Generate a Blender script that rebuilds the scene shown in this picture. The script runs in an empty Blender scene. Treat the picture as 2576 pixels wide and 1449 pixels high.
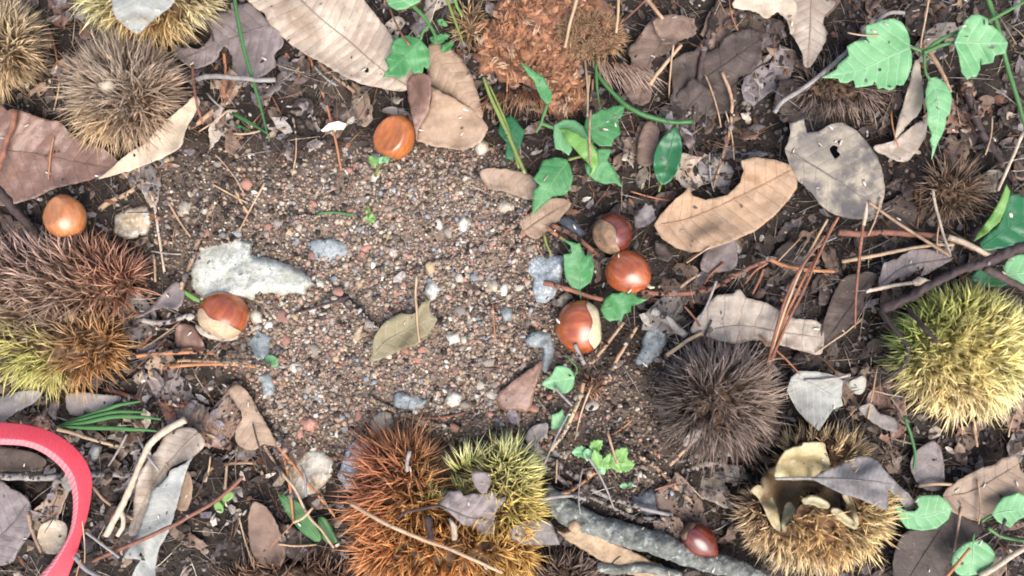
import bpy, math, random
import numpy as np
from mathutils import Vector, Matrix, noise as mnoise
from mathutils.geometry import delaunay_2d_cdt

R = math.radians
sc = bpy.context.scene
rnd = random.Random(7)
rg = np.random.default_rng(11)

# ------------------------------------------------------------------ camera, sky, sun, exposure
H = 0.52                       # camera height over the ground, metres
FW = 0.60                      # width of ground in view at z = 0
cam = bpy.data.cameras.new('camera'); cam_o = bpy.data.objects.new('camera', cam)
sc.collection.objects.link(cam_o); sc.camera = cam_o
cam_o.location = (0, 0, H); cam_o.rotation_euler = (0, 0, 0)
cam.sensor_width = 36; cam.lens = 36 * H / FW
cam.dof.use_dof = True; cam.dof.focus_distance = 0.512; cam.dof.aperture_fstop = 3.2
cam.clip_start = 0.01; cam.clip_end = 200

SUN_EL, SUN_AZ = R(58), R(160)         # light falls from the lower edge of the view, a little from the right
world = bpy.data.worlds.new('World'); sc.world = world; world.use_nodes = True
wn = world.node_tree.nodes; wl = world.node_tree.links
bg = wn['Background']; bg.inputs['Strength'].default_value = 0.12
sky = wn.new('ShaderNodeTexSky'); sky.sky_type = 'NISHITA'; sky.sun_disc = False
sky.sun_elevation = SUN_EL; sky.sun_rotation = SUN_AZ
sky.air_density = 1.0; sky.dust_density = 4.0; sky.ozone_density = 1.0
wl.new(sky.outputs[0], bg.inputs[0])
sun = bpy.data.lights.new('sun', 'SUN'); sun_o = bpy.data.objects.new('sun', sun)
sc.collection.objects.link(sun_o)
sun.energy = 1.5; sun.angle = R(52); sun.color = (1.0, 0.975, 0.95)
sd = Vector((math.sin(SUN_AZ) * math.cos(SUN_EL), math.cos(SUN_AZ) * math.cos(SUN_EL), math.sin(SUN_EL)))
sun_o.rotation_euler = sd.to_track_quat('Z', 'Y').to_euler()
sun_o.location = (0, -3, 5)
sc.view_settings.view_transform = 'Standard'; sc.view_settings.look = 'None'
sc.view_settings.gamma = 1; sc.view_settings.use_curve_mapping = False
sc.view_settings.exposure = 1.42
sc.cycles.filter_width = 1.8
sc.cycles.max_bounces = 6; sc.cycles.diffuse_bounces = 3; sc.cycles.glossy_bounces = 2
sc.cycles.transmission_bounces = 2; sc.cycles.use_denoising = True

# ------------------------------------------------------------------ plan coordinates
# Plan units: 2576 across the view; K metres each.  Y runs down the view.
K = FW / 2576
def P(X, Y, z):
    f = (H - z) / H
    return np.stack([(np.asarray(X) - 1288) * K * f, (724.5 - np.asarray(Y)) * K * f, np.asarray(z) + 0 * np.asarray(X)], -1)
def T(c, r, pts):              # points measured on a sheet of 4 x 3 plan squares
    return [(c * 644 + x / 3, r * 483 + y / 3) for x, y in pts]
def C(ox, oy, s, pts):
    return [(ox + x * s, oy + y * s) for x, y in pts]

_lat = rg.random((64, 64))
def vn(x, y, s, o=0):          # smooth value noise, -1..1, feature size s
    x = np.asarray(x, float) / s + 17.3 * o + 100; y = np.asarray(y, float) / s + 9.1 * o + 100
    i = np.floor(x).astype(int); j = np.floor(y).astype(int); a = x - i; b = y - j
    a = a * a * (3 - 2 * a); b = b * b * (3 - 2 * b)
    g = lambda p, q: _lat[p % 64, q % 64]
    return 2 * ((g(i, j) * (1 - a) + g(i + 1, j) * a) * (1 - b) + (g(i, j + 1) * (1 - a) + g(i + 1, j + 1) * a) * b) - 1

# rasters over the plan (4 units a cell)
RX0, RY0, RS = -320, -320, 4
RW, RH = (2896 + 320) // RS, (1769 + 320) // RS
gx, gy = np.meshgrid(RX0 + RS * (np.arange(RW) + .5), RY0 + RS * (np.arange(RH) + .5))
def inside(poly, X, Y):
    X = np.asarray(X, float); Y = np.asarray(Y, float); r = np.zeros(X.shape, bool)
    n = len(poly)
    for k in range(n):
        x0, y0 = poly[k]; x1, y1 = poly[(k + 1) % n]
        if y0 == y1: continue
        c = ((y0 > Y) != (y1 > Y)) & (X < (x1 - x0) * (Y - y0) / (y1 - y0) + x0)
        r ^= c
    return r
def cell(X, Y):
    i = np.clip(((np.asarray(Y) - RY0) / RS).astype(int), 0, RH - 1); j = np.clip(((np.asarray(X) - RX0) / RS).astype(int), 0, RW - 1)
    return i, j
def blur(a, n, k=6):
    for _ in range(n):
        for ax in (0, 1):
            p = np.pad(a, [(k, k) if q == ax else (0, 0) for q in (0, 1)], 'edge')
            c = np.cumsum(p, ax); c = np.insert(c, 0, 0, ax)
            a = (np.take(c, range(2 * k + 1, c.shape[ax]), ax) - np.take(c, range(0, c.shape[ax] - 2 * k - 1), ax)) / (2 * k + 1)
    return a
GRAVEL = [(640, 560), (780, 440), (900, 405), (1060, 400), (1200, 400), (1290, 470), (1310, 560), (1300, 640), (1330, 760), (1320, 840), (1330, 960), (1300, 1030),
          (1200, 1060), (1040, 1080), (960, 1100), (840, 1090), (720, 1090), (660, 1040), (640, 940), (610, 860), (620, 790), (760, 740), (780, 660)]
SOIL = [(400, 400), (620, 380), (800, 430), (1290, 400), (1380, 560), (1420, 800), (1500, 900), (1640, 930), (1680, 1040), (1720, 1300), (1560, 1330), (1380, 1180),
        (1300, 1090), (960, 1130), (700, 1110), (620, 960), (560, 900), (450, 760), (390, 640)]
grav = np.clip(blur(inside(GRAVEL, gx, gy).astype(float), 3, 13) * 1.15, 0, 1)
soil = blur(inside(SOIL, gx, gy).astype(float), 2, 9)
def sample(a, X, Y):
    i, j = cell(X, Y); return a[i, j]
def terrain(X, Y):             # metres
    X = np.asarray(X, float); Y = np.asarray(Y, float)
    s = sample(np.maximum(soil, grav), X, Y)
    z = 2.2 * vn(X, Y, 260) + 1.2 * vn(X, Y, 90, 3) + 0.7 * vn(X, Y, 36, 5)
    z = z * (1 - 0.35 * s) + (1 - s) * (-3.5 + 3.0 * vn(X, Y, 120, 8)) + 0.35 * vn(X, Y, 14, 6)
    far = np.clip((np.hypot(X - 1288, Y - 724) - 1900) / 1500, 0, 1)
    return z * 0.001 * (1 - far)
hmap = terrain(gx, gy) * 1000  # running top surface, mm
occ = np.zeros((RH, RW), bool)
busy = np.zeros((RH, RW), bool)
def mark(poly, z=None, o=True):
    xs = [p[0] for p in poly]; ys = [p[1] for p in poly]
    i0, j0 = cell(min(xs), min(ys)); i1, j1 = cell(max(xs), max(ys)); i1 += 1; j1 += 1
    m = inside(poly, gx[i0:i1, j0:j1], gy[i0:i1, j0:j1])
    if o: occ[i0:i1, j0:j1] |= m
    if z is not None:
        zz = z(gx[i0:i1, j0:j1], gy[i0:i1, j0:j1]) if callable(z) else z
        hmap[i0:i1, j0:j1] = np.where(m, np.maximum(hmap[i0:i1, j0:j1], zz), hmap[i0:i1, j0:j1])

# ------------------------------------------------------------------ objects
LABELS = {}
LM = []                        # landmarks other labels may point to
def tag(o, label=None, cat=None, group=None, kind=None, lm=None, at=None):
    if label: o['label'] = label
    if cat: o['category'] = cat
    if group: o['group'] = group
    if kind: o['kind'] = kind
    if lm and at: LM.append((at[0], at[1], lm))
    return o
def mesh_np(name, V, F, attrs=None, smooth=False):
    V = np.asarray(V, np.float32); F = np.asarray(F, np.int32)
    me = bpy.data.meshes.new(name)
    me.vertices.add(len(V)); me.vertices.foreach_set('co', V.ravel())
    k = F.shape[1]
    me.loops.add(F.size); me.loops.foreach_set('vertex_index', F.ravel())
    me.polygons.add(len(F)); me.polygons.foreach_set('loop_start', np.arange(0, F.size, k, dtype=np.int32))
    if smooth: me.polygons.foreach_set('use_smooth', np.ones(len(F), bool))
    for n, a in (attrs or {}).items():
        a = np.asarray(a, np.float32)
        if a.ndim == 1:
            at = me.attributes.new(n, 'FLOAT', 'POINT'); at.data.foreach_set('value', a)
        else:
            at = me.attributes.new(n, 'FLOAT_COLOR', 'POINT')
            at.data.foreach_set('color', np.concatenate([a, np.ones((len(a), 1), np.float32)], 1).ravel())
    me.update(calc_edges=True)
    return me
def wloc(o):
    p = Vector(o.location)
    while o.parent: o = o.parent; p += Vector(o.location)
    return p
def link(name, V, F, mat, parent=None, attrs=None, smooth=True, base=True):
    V = np.asarray(V, float)
    if parent is not None: org = np.array(wloc(parent))
    else: org = np.array([V[:, 0].mean(), V[:, 1].mean(), V[:, 2].min()])
    me = mesh_np(name, V - org, F, attrs, smooth)
    me.materials.append(mat)
    o = bpy.data.objects.new(name, me); sc.collection.objects.link(o)
    if parent is not None: o.parent = parent
    else: o.location = org
    return o
def empty(name, X, Y, zmm=0):
    o = bpy.data.objects.new(name, None); sc.collection.objects.link(o)
    o.empty_display_size = 0.01
    o.location = P(X, Y, zmm * .001).tolist()
    return o

def quads_to_tris(F):
    F = np.asarray(F); return np.concatenate([F[:, [0, 1, 2]], F[:, [0, 2, 3]]])
def tube(pts, rad, n=6, wob=0.0, flat=1.0):
    pts = np.asarray(pts, float); m = len(pts); rad = np.broadcast_to(np.asarray(rad, float), (m,))
    t = np.gradient(pts, axis=0); t /= np.linalg.norm(t, axis=1)[:, None] + 1e-12
    up = np.tile([0, 0, 1.0], (m, 1)); up[np.abs(t[:, 2]) > .93] = [0, 1, 0]
    a = np.cross(t, up); a /= np.linalg.norm(a, axis=1)[:, None]; b = np.cross(a, t)
    th = np.arange(n) * 2 * math.pi / n
    rr = rad[:, None] * (1 + wob * (rg.random((m, n)) - .5))
    V = pts[:, None] + rr[..., None] * (a[:, None] * np.cos(th)[None, :, None] + flat * b[:, None] * np.sin(th)[None, :, None])
    V = np.concatenate([V.reshape(-1, 3), pts[:1], pts[-1:]])
    F = []
    for i in range(m - 1):
        for k in range(n):
            p, q = i * n + k, i * n + (k + 1) % n
            F += [(p, q, q + n), (p, q + n, p + n)]
    e0, e1 = m * n, m * n + 1
    for k in range(n):
        F.append((e0, (k + 1) % n, k)); F.append((e1, (m - 1) * n + k, (m - 1) * n + (k + 1) % n))
    return V, np.array(F)
def join(parts):
    Vs, Fs, o = [], [], 0
    for V, F in parts:
        Vs.append(V); Fs.append(np.asarray(F) + o); o += len(V)
    return np.concatenate(Vs), np.concatenate(Fs)
def curve(pts, step=8, closed=False):        # smooth curve through points, resampled
    p = np.array(pts, float)
    if closed: q = np.concatenate([p[-1:], p, p[:2]])
    else: q = np.concatenate([2 * p[:1] - p[1:2], p, 2 * p[-1:] - p[-2:-1]])
    out = []
    for i in range(1, len(q) - 2):
        a, b, c, d = q[i - 1], q[i], q[i + 1], q[i + 2]
        n = max(1, int(np.linalg.norm((c - b)[:2]) / step))
        for k in range(n):
            t = k / n
            out.append(.5 * (2 * b + (c - a) * t + (2 * a - 5 * b + 4 * c - d) * t * t + (3 * b - a - 3 * c + d) * t ** 3))
    if not closed: out.append(p[-1])
    return np.array(out)
def straight(pts, step=8):
    p = np.array(pts, float); out = []
    for i in range(len(p)):
        a, b = p[i], p[(i + 1) % len(p)]
        n = max(1, int(np.linalg.norm(b - a) / step))
        out += [a + (b - a) * k / n for k in range(n)]
    return np.array(out)
def seg_dist(poly, X, Y, closed=True):       # distance to an outline
    d = np.full(np.shape(X), 1e9); n = len(poly)
    for k in range(n if closed else n - 1):
        a = np.array(poly[k]); b = np.array(poly[(k + 1) % n]); ab = b - a; L = ab @ ab + 1e-9
        t = np.clip(((X - a[0]) * ab[0] + (Y - a[1]) * ab[1]) / L, 0, 1)
        d = np.minimum(d, np.hypot(X - a[0] - t * ab[0], Y - a[1] - t * ab[1]))
    return d
def fill(out, res, jit=0.25, hole=None):                # triangulate an outline with inner points
    out = [tuple(map(float, p)) for p in out]
    xs = [p[0] for p in out]; ys = [p[1] for p in out]
    X, Y = np.meshgrid(np.arange(min(xs), max(xs), res), np.arange(min(ys), max(ys), res * .87))
    X = X + (np.arange(len(Y)) % 2)[:, None] * res * .5
    X = X + (rg.random(X.shape) - .5) * jit * res; Y = Y + (rg.random(X.shape) - .5) * jit * res
    X = X.ravel(); Y = Y.ravel()
    m = inside(out, X, Y); X = X[m]; Y = Y[m]
    d = seg_dist(out[::2] if len(out) > 60 else out, X, Y); m = d > res * .45; X = X[m]; Y = Y[m]
    n = len(out)
    v = [Vector(p) for p in out] + [Vector((a, b)) for a, b in zip(X, Y)]
    ed = []
    if hole:
        h0 = len(v); hp = curve(hole, 4, True); v += [Vector(p[:2]) for p in hp]; ed = [(h0 + i, h0 + (i + 1) % len(hp)) for i in range(len(hp))]
    vv, ee, ff, ov, oe, of = delaunay_2d_cdt(v, ed, [list(range(n))], 1, 1e-4)
    return np.array([(p.x, p.y) for p in vv]), np.array([f for f in ff if len(f) == 3], int)

# ------------------------------------------------------------------ materials
def nd(m, t, **kw):
    n = m.node_tree.nodes.new(t)
    for k, v in kw.items():
        if k in n.inputs: n.inputs[k].default_value = v
        else: setattr(n, k, v)
    return n
def newmat(name):
    m = bpy.data.materials.new(name); m.use_nodes = True
    return m, m.node_tree.nodes['Principled BSDF'], m.node_tree.links.new
def mix(m, f, a, b, mode='MIX'):
    n = nd(m, 'ShaderNodeMix', data_type='RGBA', blend_type=mode); L = m.node_tree.links.new
    for i, s in ((0, f), (6, a), (7, b)):
        if isinstance(s, (int, float)): n.inputs[i].default_value = s
        elif isinstance(s, tuple): n.inputs[i].default_value = (*s, 1)
        else: L(s, n.inputs[i])
    return n.outputs[2]
def noise(m, scale, detail=3, vec=None, w=None, rough=.55):
    n = nd(m, 'ShaderNodeTexNoise', Scale=scale, Detail=detail, Roughness=rough); L = m.node_tree.links.new
    n.noise_dimensions = '4D'
    if vec is None: vec = nd(m, 'ShaderNodeTexCoord').outputs['Object']
    L(vec, n.inputs['Vector'])
    if w is not None: L(w, n.inputs['W'])
    return n.outputs['Fac']
def ramp(m, f, a, b):
    n = nd(m, 'ShaderNodeMapRange'); n.inputs[1].default_value = a; n.inputs[2].default_value = b
    m.node_tree.links.new(f, n.inputs[0]); return n.outputs[0]
def mul(m, a, k):
    n = nd(m, 'ShaderNodeMath', operation='MULTIPLY'); m.node_tree.links.new(a, n.inputs[0])
    if isinstance(k, (int, float)): n.inputs[1].default_value = k
    else: m.node_tree.links.new(k, n.inputs[1])
    return n.outputs[0]
def orand(m):
    return mul(m, nd(m, 'ShaderNodeObjectInfo').outputs['Random'], 40.0)
def attr(m, name, o='Fac'): return nd(m, 'ShaderNodeAttribute', attribute_name=name).outputs[o]
def bump(m, b, h, st, dist):
    n = nd(m, 'ShaderNodeBump', Strength=st, Distance=dist); L = m.node_tree.links.new
    L(h, n.inputs['Height']); L(n.outputs[0], b.inputs['Normal'])

def veins(m, w=.055):
    L = m.node_tree.links.new
    def mth(op, *ins):
        n = nd(m, 'ShaderNodeMath', operation=op)
        for i, s in enumerate(ins):
            if isinstance(s, (int, float)): n.inputs[i].default_value = s
            else: L(s, n.inputs[i])
        return n.outputs[0]
    wv = noise(m, 160, 2); s = mth('ADD', attr(m, 'vs'), mth('MULTIPLY', mth('SUBTRACT', wv, .5), .35))
    d = mth('ABSOLUTE', mth('SUBTRACT', mth('FRACT', mth('ADD', s, .5)), .5))
    side = ramp(m, d, w, w * .25)
    t = attr(m, 'vt'); rib = ramp(m, t, 4.0, 1.5)
    return mth('MAXIMUM', mth('MULTIPLY', side, ramp(m, t, 400, 0)), rib)
def leaf_mat(name, base, dark, light, vein, rough=.6, vk=.8, dk=1.0, trans=.25, sheen=0.3, spec=.4):
    m, b, L = newmat(name); w = orand(m)
    n1 = noise(m, 60, 4, w=w); n2 = noise(m, 210, 4, w=w); n3 = noise(m, 900, 3, w=w)
    c = mix(m, mul(m, ramp(m, n1, .42, .72), dk), base, dark)
    c = mix(m, mul(m, ramp(m, n2, .55, .78), .7), c, light)
    c = mix(m, mul(m, ramp(m, n2, .42, .25), .75), c, dark)
    c = mix(m, mul(m, ramp(m, n3, .52, .75), .5), c, dark)
    nx = noise(m, 22, 3, w=w); c = mix(m, mul(m, ramp(m, nx, .5, .7), .6), c, tuple(.5 * (p + q) for p, q in zip(base, dark)))
    npp = noise(m, 330, 2, w=w); c = mix(m, mul(m, ramp(m, npp, .74, .80), .7), c, tuple(x * .7 for x in dark))
    c = mix(m, mul(m, veins(m), vk), c, vein)
    c = mix(m, 1.0, c, mixval(m, w), 'MULTIPLY')
    L(c, b.inputs['Base Color']); b.inputs['Roughness'].default_value = rough
    b.inputs['Specular IOR Level'].default_value = spec
    bump(m, b, noise(m, 420, 5, w=w), .55, .0010)
    if trans:
        out = m.node_tree.nodes['Material Output']; tr = nd(m, 'ShaderNodeBsdfTranslucent'); L(c, tr.inputs[0])
        mx = nd(m, 'ShaderNodeMixShader'); mx.inputs[0].default_value = trans
        L(b.outputs[0], mx.inputs[1]); L(tr.outputs[0], mx.inputs[2]); L(mx.outputs[0], out.inputs[0])
    return m
def mixval(m, w):              # small per-object lightness shift
    r = nd(m, 'ShaderNodeObjectInfo').outputs['Random']
    return mix(m, r, (.86, .87, .9), (1.12, 1.08, 1.04))
def col_mat(name, rough=.8, scale=500, amt=.5, spec=.3, bmp=.3, trans=0, objcol=False, dist=.0004):
    m, b, L = newmat(name)
    src = nd(m, 'ShaderNodeObjectInfo').outputs['Color'] if objcol else attr(m, 'col', 'Color')
    n = noise(m, scale, 4, w=orand(m)); n2 = noise(m, scale * .25, 3, w=orand(m))
    g = mix(m, ramp(m, n, .3, .7), (1 - amt,) * 3, (1 + amt * .7,) * 3)
    g2 = mix(m, ramp(m, n2, .3, .7), (1 - amt * .6,) * 3, (1 + amt * .4,) * 3)
    c = mix(m, 1.0, mix(m, 1.0, src, g, 'MULTIPLY'), g2, 'MULTIPLY')
    L(c, b.inputs['Base Color']); b.inputs['Roughness'].default_value = rough
    b.inputs['Specular IOR Level'].default_value = spec
    if bmp: bump(m, b, n, bmp, dist)
    if trans:
        out = m.node_tree.nodes['Material Output']; tr = nd(m, 'ShaderNodeBsdfTranslucent'); L(c, tr.inputs[0])
        mx = nd(m, 'ShaderNodeMixShader'); mx.inputs[0].default_value = trans
        L(b.outputs[0], mx.inputs[1]); L(tr.outputs[0], mx.inputs[2]); L(mx.outputs[0], out.inputs[0])
    return m
def wood_mat(name, a, b_, rough=.75, scale=220, k=1.0, spots=None):
    m, b, L = newmat(name); w = orand(m)
    n1 = noise(m, scale, 5, w=w); n2 = noise(m, scale * 4, 3, w=w)
    c = mix(m, ramp(m, n1, .35, .65), a, b_)
    c = mix(m, mul(m, ramp(m, n2, .5, .75), .5), c, tuple(x * .5 for x in a))
    if spots: c = mix(m, mul(m, ramp(m, noise(m, 260, 4, w=w), .56, .64), .75), c, spots)
    c = mix(m, 1.0, c, mixval(m, w), 'MULTIPLY')
    L(c, b.inputs['Base Color']); b.inputs['Roughness'].default_value = rough; b.inputs['Specular IOR Level'].default_value = .3
    bump(m, b, n2, .5 * k, .0006)
    return m
def stone_mat(name, a, b_, c_, rough=.6, s=1.0):
    m, b, L = newmat(name); w = orand(m)
    n1 = noise(m, 90 * s, 5, w=w); n2 = noise(m, 420 * s, 4, w=w); n3 = noise(m, 1500, 2, w=w)
    c = mix(m, ramp(m, n1, .38, .62), a, b_)
    c = mix(m, ramp(m, n2, .5, .68), c, c_)
    c = mix(m, mul(m, ramp(m, n3, .52, .66), .6), c, tuple(x * .3 for x in c_))
    n4 = noise(m, 260 * s, 5, w=w); c = mix(m, mul(m, ramp(m, n4, .54, .64), .6), c, tuple(x * .5 for x in b_))
    L(c, b.inputs['Base Color']); b.inputs['Roughness'].default_value = rough; b.inputs['Specular IOR Level'].default_value = .45
    bump(m, b, n4, .8, .0012)
    return m
def green_mat(name, base, light, dark, rough=.42, vk=.5, trans=.3, spec=.45):
    m, b, L = newmat(name); w = orand(m)
    n1 = noise(m, 70, 3, w=w); n2 = noise(m, 900, 3, w=w)
    c = mix(m, ramp(m, n1, .35, .7), base, dark)
    c = mix(m, mul(m, veins(m, .05), vk), c, light)
    c = mix(m, mul(m, ramp(m, n2, .5, .8), .3), c, light)
    nb = noise(m, 260, 3, w=w); c = mix(m, mul(m, ramp(m, nb, .62, .72), .7), c, (dark[0] * 1.3, dark[1] * .8, dark[2] * .6))
    L(c, b.inputs['Base Color']); b.inputs['Roughness'].default_value = rough; b.inputs['Specular IOR Level'].default_value = spec
    bump(m, b, n2, .15, .0004)
    out = m.node_tree.nodes['Material Output']; tr = nd(m, 'ShaderNodeBsdfTranslucent'); L(c, tr.inputs[0])
    mx = nd(m, 'ShaderNodeMixShader'); mx.inputs[0].default_value = trans
    L(b.outputs[0], mx.inputs[1]); L(tr.outputs[0], mx.inputs[2]); L(mx.outputs[0], out.inputs[0])
    return m

M = {}
M['tan'] = leaf_mat('tan_dead_leaf', (.40, .29, .20), (.22, .145, .095), (.52, .41, .30), (.20, .13, .085))
M['bleach'] = leaf_mat('pale_dead_leaf', (.44, .37, .29), (.28, .21, .155), (.60, .54, .46), (.22, .155, .105), rough=.42, spec=.6)
M['brown'] = leaf_mat('brown_dead_leaf', (.25, .17, .125), (.12, .078, .055), (.36, .27, .22), (.11, .07, .05))
M['red'] = leaf_mat('reddish_dead_leaf', (.29, .165, .115), (.15, .085, .06), (.38, .27, .23), (.13, .08, .06), rough=.4, spec=.6)
M['grey'] = leaf_mat('grey_dead_leaf', (.29, .265, .245), (.15, .13, .12), (.44, .41, .37), (.13, .115, .105))
M['purple'] = leaf_mat('purplish_grey_dead_leaf', (.245, .205, .195), (.12, .092, .085), (.37, .325, .32), (.1, .08, .075), rough=.5, spec=.5)
M['dark'] = leaf_mat('dark_rotten_leaf', (.095, .068, .053), (.045, .032, .026), (.17, .135, .115), (.04, .03, .025))
M['cream'] = leaf_mat('cream_dead_leaf', (.55, .48, .37), (.33, .26, .18), (.66, .61, .52), (.33, .26, .18))
M['silver'] = leaf_mat('silvery_leaf_underside', (.40, .405, .36), (.26, .255, .22), (.50, .505, .46), (.52, .54, .48), rough=.5)
M['olive'] = leaf_mat('olive_dead_leaf', (.30, .255, .14), (.22, .17, .085), (.39, .35, .23), (.38, .34, .22), dk=.8)
M['orange'] = leaf_mat('orange_tan_leaf', (.46, .31, .19), (.28, .17, .10), (.55, .43, .32), (.26, .15, .085), dk=.6)
M['spot'] = leaf_mat('spotted_grey_leaf', (.45, .38, .275), (.135, .118, .105), (.56, .48, .36), (.10, .10, .105), dk=2.2, vk=.45)
M['membrane'] = leaf_mat('bur_membrane', (.42, .36, .20), (.21, .15, .07), (.62, .55, .38), (.55, .48, .3), rough=.45, trans=.1, dk=.9)
M['mint'] = green_mat('pale_green_leaf', (.20, .43, .20), (.35, .57, .34), (.115, .31, .115), rough=.5, vk=.8)
M['green'] = green_mat('fresh_green_leaf', (.08, .27, .09), (.20, .41, .18), (.036, .165, .046))
M['deep'] = green_mat('dark_green_leaf', (.03, .155, .06), (.08, .25, .11), (.022, .12, .045), rough=.3)
M['lime'] = green_mat('yellow_green_leaf', (.19, .38, .09), (.3, .5, .18), (.14, .30, .06))
M['grass'] = green_mat('grass_blade', (.07, .2, .06), (.16, .3, .12), (.05, .15, .04))
M['stem'] = green_mat('green_stem', (.10, .24, .08), (.2, .34, .14), (.08, .18, .05))
M['ystem'] = green_mat('yellow_green_stem', (.24, .31, .08), (.36, .42, .16), (.18, .22, .05))
M['wood_tan'] = wood_mat('tan_twig', (.40, .27, .17), (.24, .15, .095))
M['wood_pale'] = wood_mat('pale_twig', (.50, .42, .32), (.36, .28, .2))
M['wood_red'] = wood_mat('reddish_twig', (.27, .12, .075), (.15, .068, .045))
M['wood_grey'] = wood_mat('grey_twig', (.30, .28, .255), (.19, .17, .155))
M['wood_dark'] = wood_mat('dark_twig', (.075, .05, .045), (.042, .03, .028))
M['needle'] = wood_mat('orange_needle', (.42, .20, .095), (.29, .12, .06), scale=60)
M['needle_tan'] = wood_mat('tan_needle', (.48, .35, .22), (.34, .22, .13), scale=60)
M['bark'] = wood_mat('grey_green_bark', (.22, .225, .195), (.075, .078, .062), scale=210, k=3.4, spots=(.40, .405, .35))
M['rot'] = wood_mat('broken_wood', (.38, .285, .18), (.22, .15, .09), scale=160, k=1.8)
M['st_white'] = stone_mat('white_stone', (.52, .50, .43), (.40, .39, .32), (.62, .61, .56))
M['st_green'] = stone_mat('pale_greenish_stone', (.38, .375, .30), (.55, .55, .48), (.27, .27, .215))
M['st_blue'] = stone_mat('blue_grey_stone', (.20, .225, .225), (.33, .35, .34), (.10, .12, .12))
M['st_band'] = stone_mat('banded_grey_stone', (.40, .44, .44), (.24, .27, .27), (.66, .68, .67), s=1.3)
M['st_tan'] = stone_mat('tan_stone', (.38, .33, .25), (.28, .235, .17), (.46, .42, .34))
M['st_ochre'] = stone_mat('white_and_rust_stone', (.48, .44, .36), (.36, .25, .13), (.58, .55, .48))
M['st_red'] = stone_mat('red_stone', (.34, .16, .11), (.24, .11, .08), (.42, .24, .18))
M['st_dark'] = stone_mat('dark_slate_stone', (.085, .095, .11), (.055, .06, .07), (.14, .15, .17))
M['pebble'] = col_mat('pebble', .65, 500, .4, .4, .5, objcol=True, dist=.0006)
M['grain'] = col_mat('gravel_grain', .7, 900, .3, .35, .3)
M['crumb'] = col_mat('soil_crumb', .95, 700, .5, .1, .5)
M['lining'] = leaf_mat('bur_lining', (.19, .13, .065), (.085, .055, .03), (.27, .20, .11), (.25, .18, .1), rough=.55, trans=0)
M['scrap'] = col_mat('leaf_scrap', .75, 500, .45, .25, .3, trans=.15)
M['spine'] = col_mat('bur_spine', .55, 300, .2, .3, 0, trans=.12)
M['husk'] = col_mat('bur_husk', .9, 350, .6, .2, .8, dist=.001)
def ground_mat():
    m, b, L = newmat('forest_soil')
    g = attr(m, 'grav'); n1 = noise(m, 60, 5); n2 = noise(m, 500, 5); n3 = noise(m, 1500, 3)
    hum = mix(m, ramp(m, n1, .35, .65), (.017, .0135, .0115), (.042, .033, .027))
    hum = mix(m, mul(m, ramp(m, n2, .55, .8), .6), hum, (.085, .07, .06))
    san = mix(m, ramp(m, n2, .35, .65), (.125, .088, .064), (.25, .18, .13))
    san = mix(m, ramp(m, n3, .55, .72), san, (.30, .26, .21))
    san = mix(m, ramp(m, n3, .42, .3), san, (.06, .042, .034))
    L(mix(m, g, hum, san), b.inputs['Base Color']); b.inputs['Roughness'].default_value = .95; b.inputs['Specular IOR Level'].default_value = .15
    bump(m, b, n2, .9, .002)
    return m
M['ground'] = ground_mat()
def shell_mat(name, base, dark, rough=.27):
    m, b, L = newmat(name); v = attr(m, 'loc', 'Vector')
    mp = nd(m, 'ShaderNodeMapping'); mp.inputs['Scale'].default_value = (1, 1, .10); L(v, mp.inputs[0])
    n1 = noise(m, 5, 4, vec=mp.outputs[0]); n2 = noise(m, 1.6, 3, vec=v, w=orand(m))
    c = mix(m, ramp(m, n1, .38, .62), base, dark)
    c = mix(m, mul(m, ramp(m, n2, .42, .66), .8), c, tuple(x * .8 for x in dark))
    n5 = noise(m, 14, 3, vec=mp.outputs[0]); c = mix(m, mul(m, ramp(m, n5, .56, .7), .5), c, tuple(x * .6 for x in dark))
    c = mix(m, attr(m, 'edge'), c, tuple(x * .45 for x in dark))
    L(c, b.inputs['Base Color']); b.inputs['Roughness'].default_value = rough; b.inputs['Specular IOR Level'].default_value = .5
    b.inputs['Coat Weight'].default_value = .7; b.inputs['Coat Roughness'].default_value = .24
    bump(m, b, n1, .12, .0004)
    return m
M['shell_a'] = shell_mat('amber_chestnut_shell', (.46, .15, .035), (.30, .085, .02))
M['shell_glare'] = shell_mat('glare_paled_chestnut_shell', (.52, .21, .075), (.38, .13, .04), .38)  # amber shell made lighter and pinker: broad glare put into the base colour
M['shell_b'] = shell_mat('chestnut_shell', (.43, .11, .03), (.25, .055, .017))
M['shell_c'] = shell_mat('dark_red_chestnut_shell', (.20, .040, .019), (.10, .02, .012))
M['hilum'] = wood_mat('chestnut_scar', (.52, .38, .24), (.40, .27, .16), scale=400)
M['hilum_pale'] = wood_mat('pale_chestnut_scar', (.60, .50, .31), (.48, .37, .2), scale=400)
M['dirt'] = wood_mat('soiled_scar', (.30, .19, .11), (.13, .08, .05), scale=200)
def strap_mat(name, base, k):
    m, b, L = newmat(name)
    s = attr(m, 'sv'); sn = nd(m, 'ShaderNodeMath', operation='SINE'); L(mul(m, s, k), sn.inputs[0])
    n = noise(m, 1200, 3)
    c = mix(m, ramp(m, sn.outputs[0], -1, 1), tuple(x * .8 for x in base), base)
    nw = noise(m, 60, 4); c = mix(m, mul(m, ramp(m, nw, .45, .7), .4), c, (base[0] * .7, base[1] + .03, base[2] + .03))
    c = mix(m, mul(m, ramp(m, n, .4, .8), .35), c, tuple(min(1, x * 1.15 + .05) for x in base))
    L(c, b.inputs['Base Color']); b.inputs['Roughness'].default_value = .65
    b.inputs['Sheen Weight'].default_value = .08
    bump(m, b, sn.outputs[0], .4, .0004)
    return m
M['strap'] = strap_mat('red_webbing', (.58, .035, .055), 6.2832 / .00125)
M['strap_edge'] = strap_mat('red_webbing_edge', (.70, .17, .18), 6.2832 / .0030)
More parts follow.
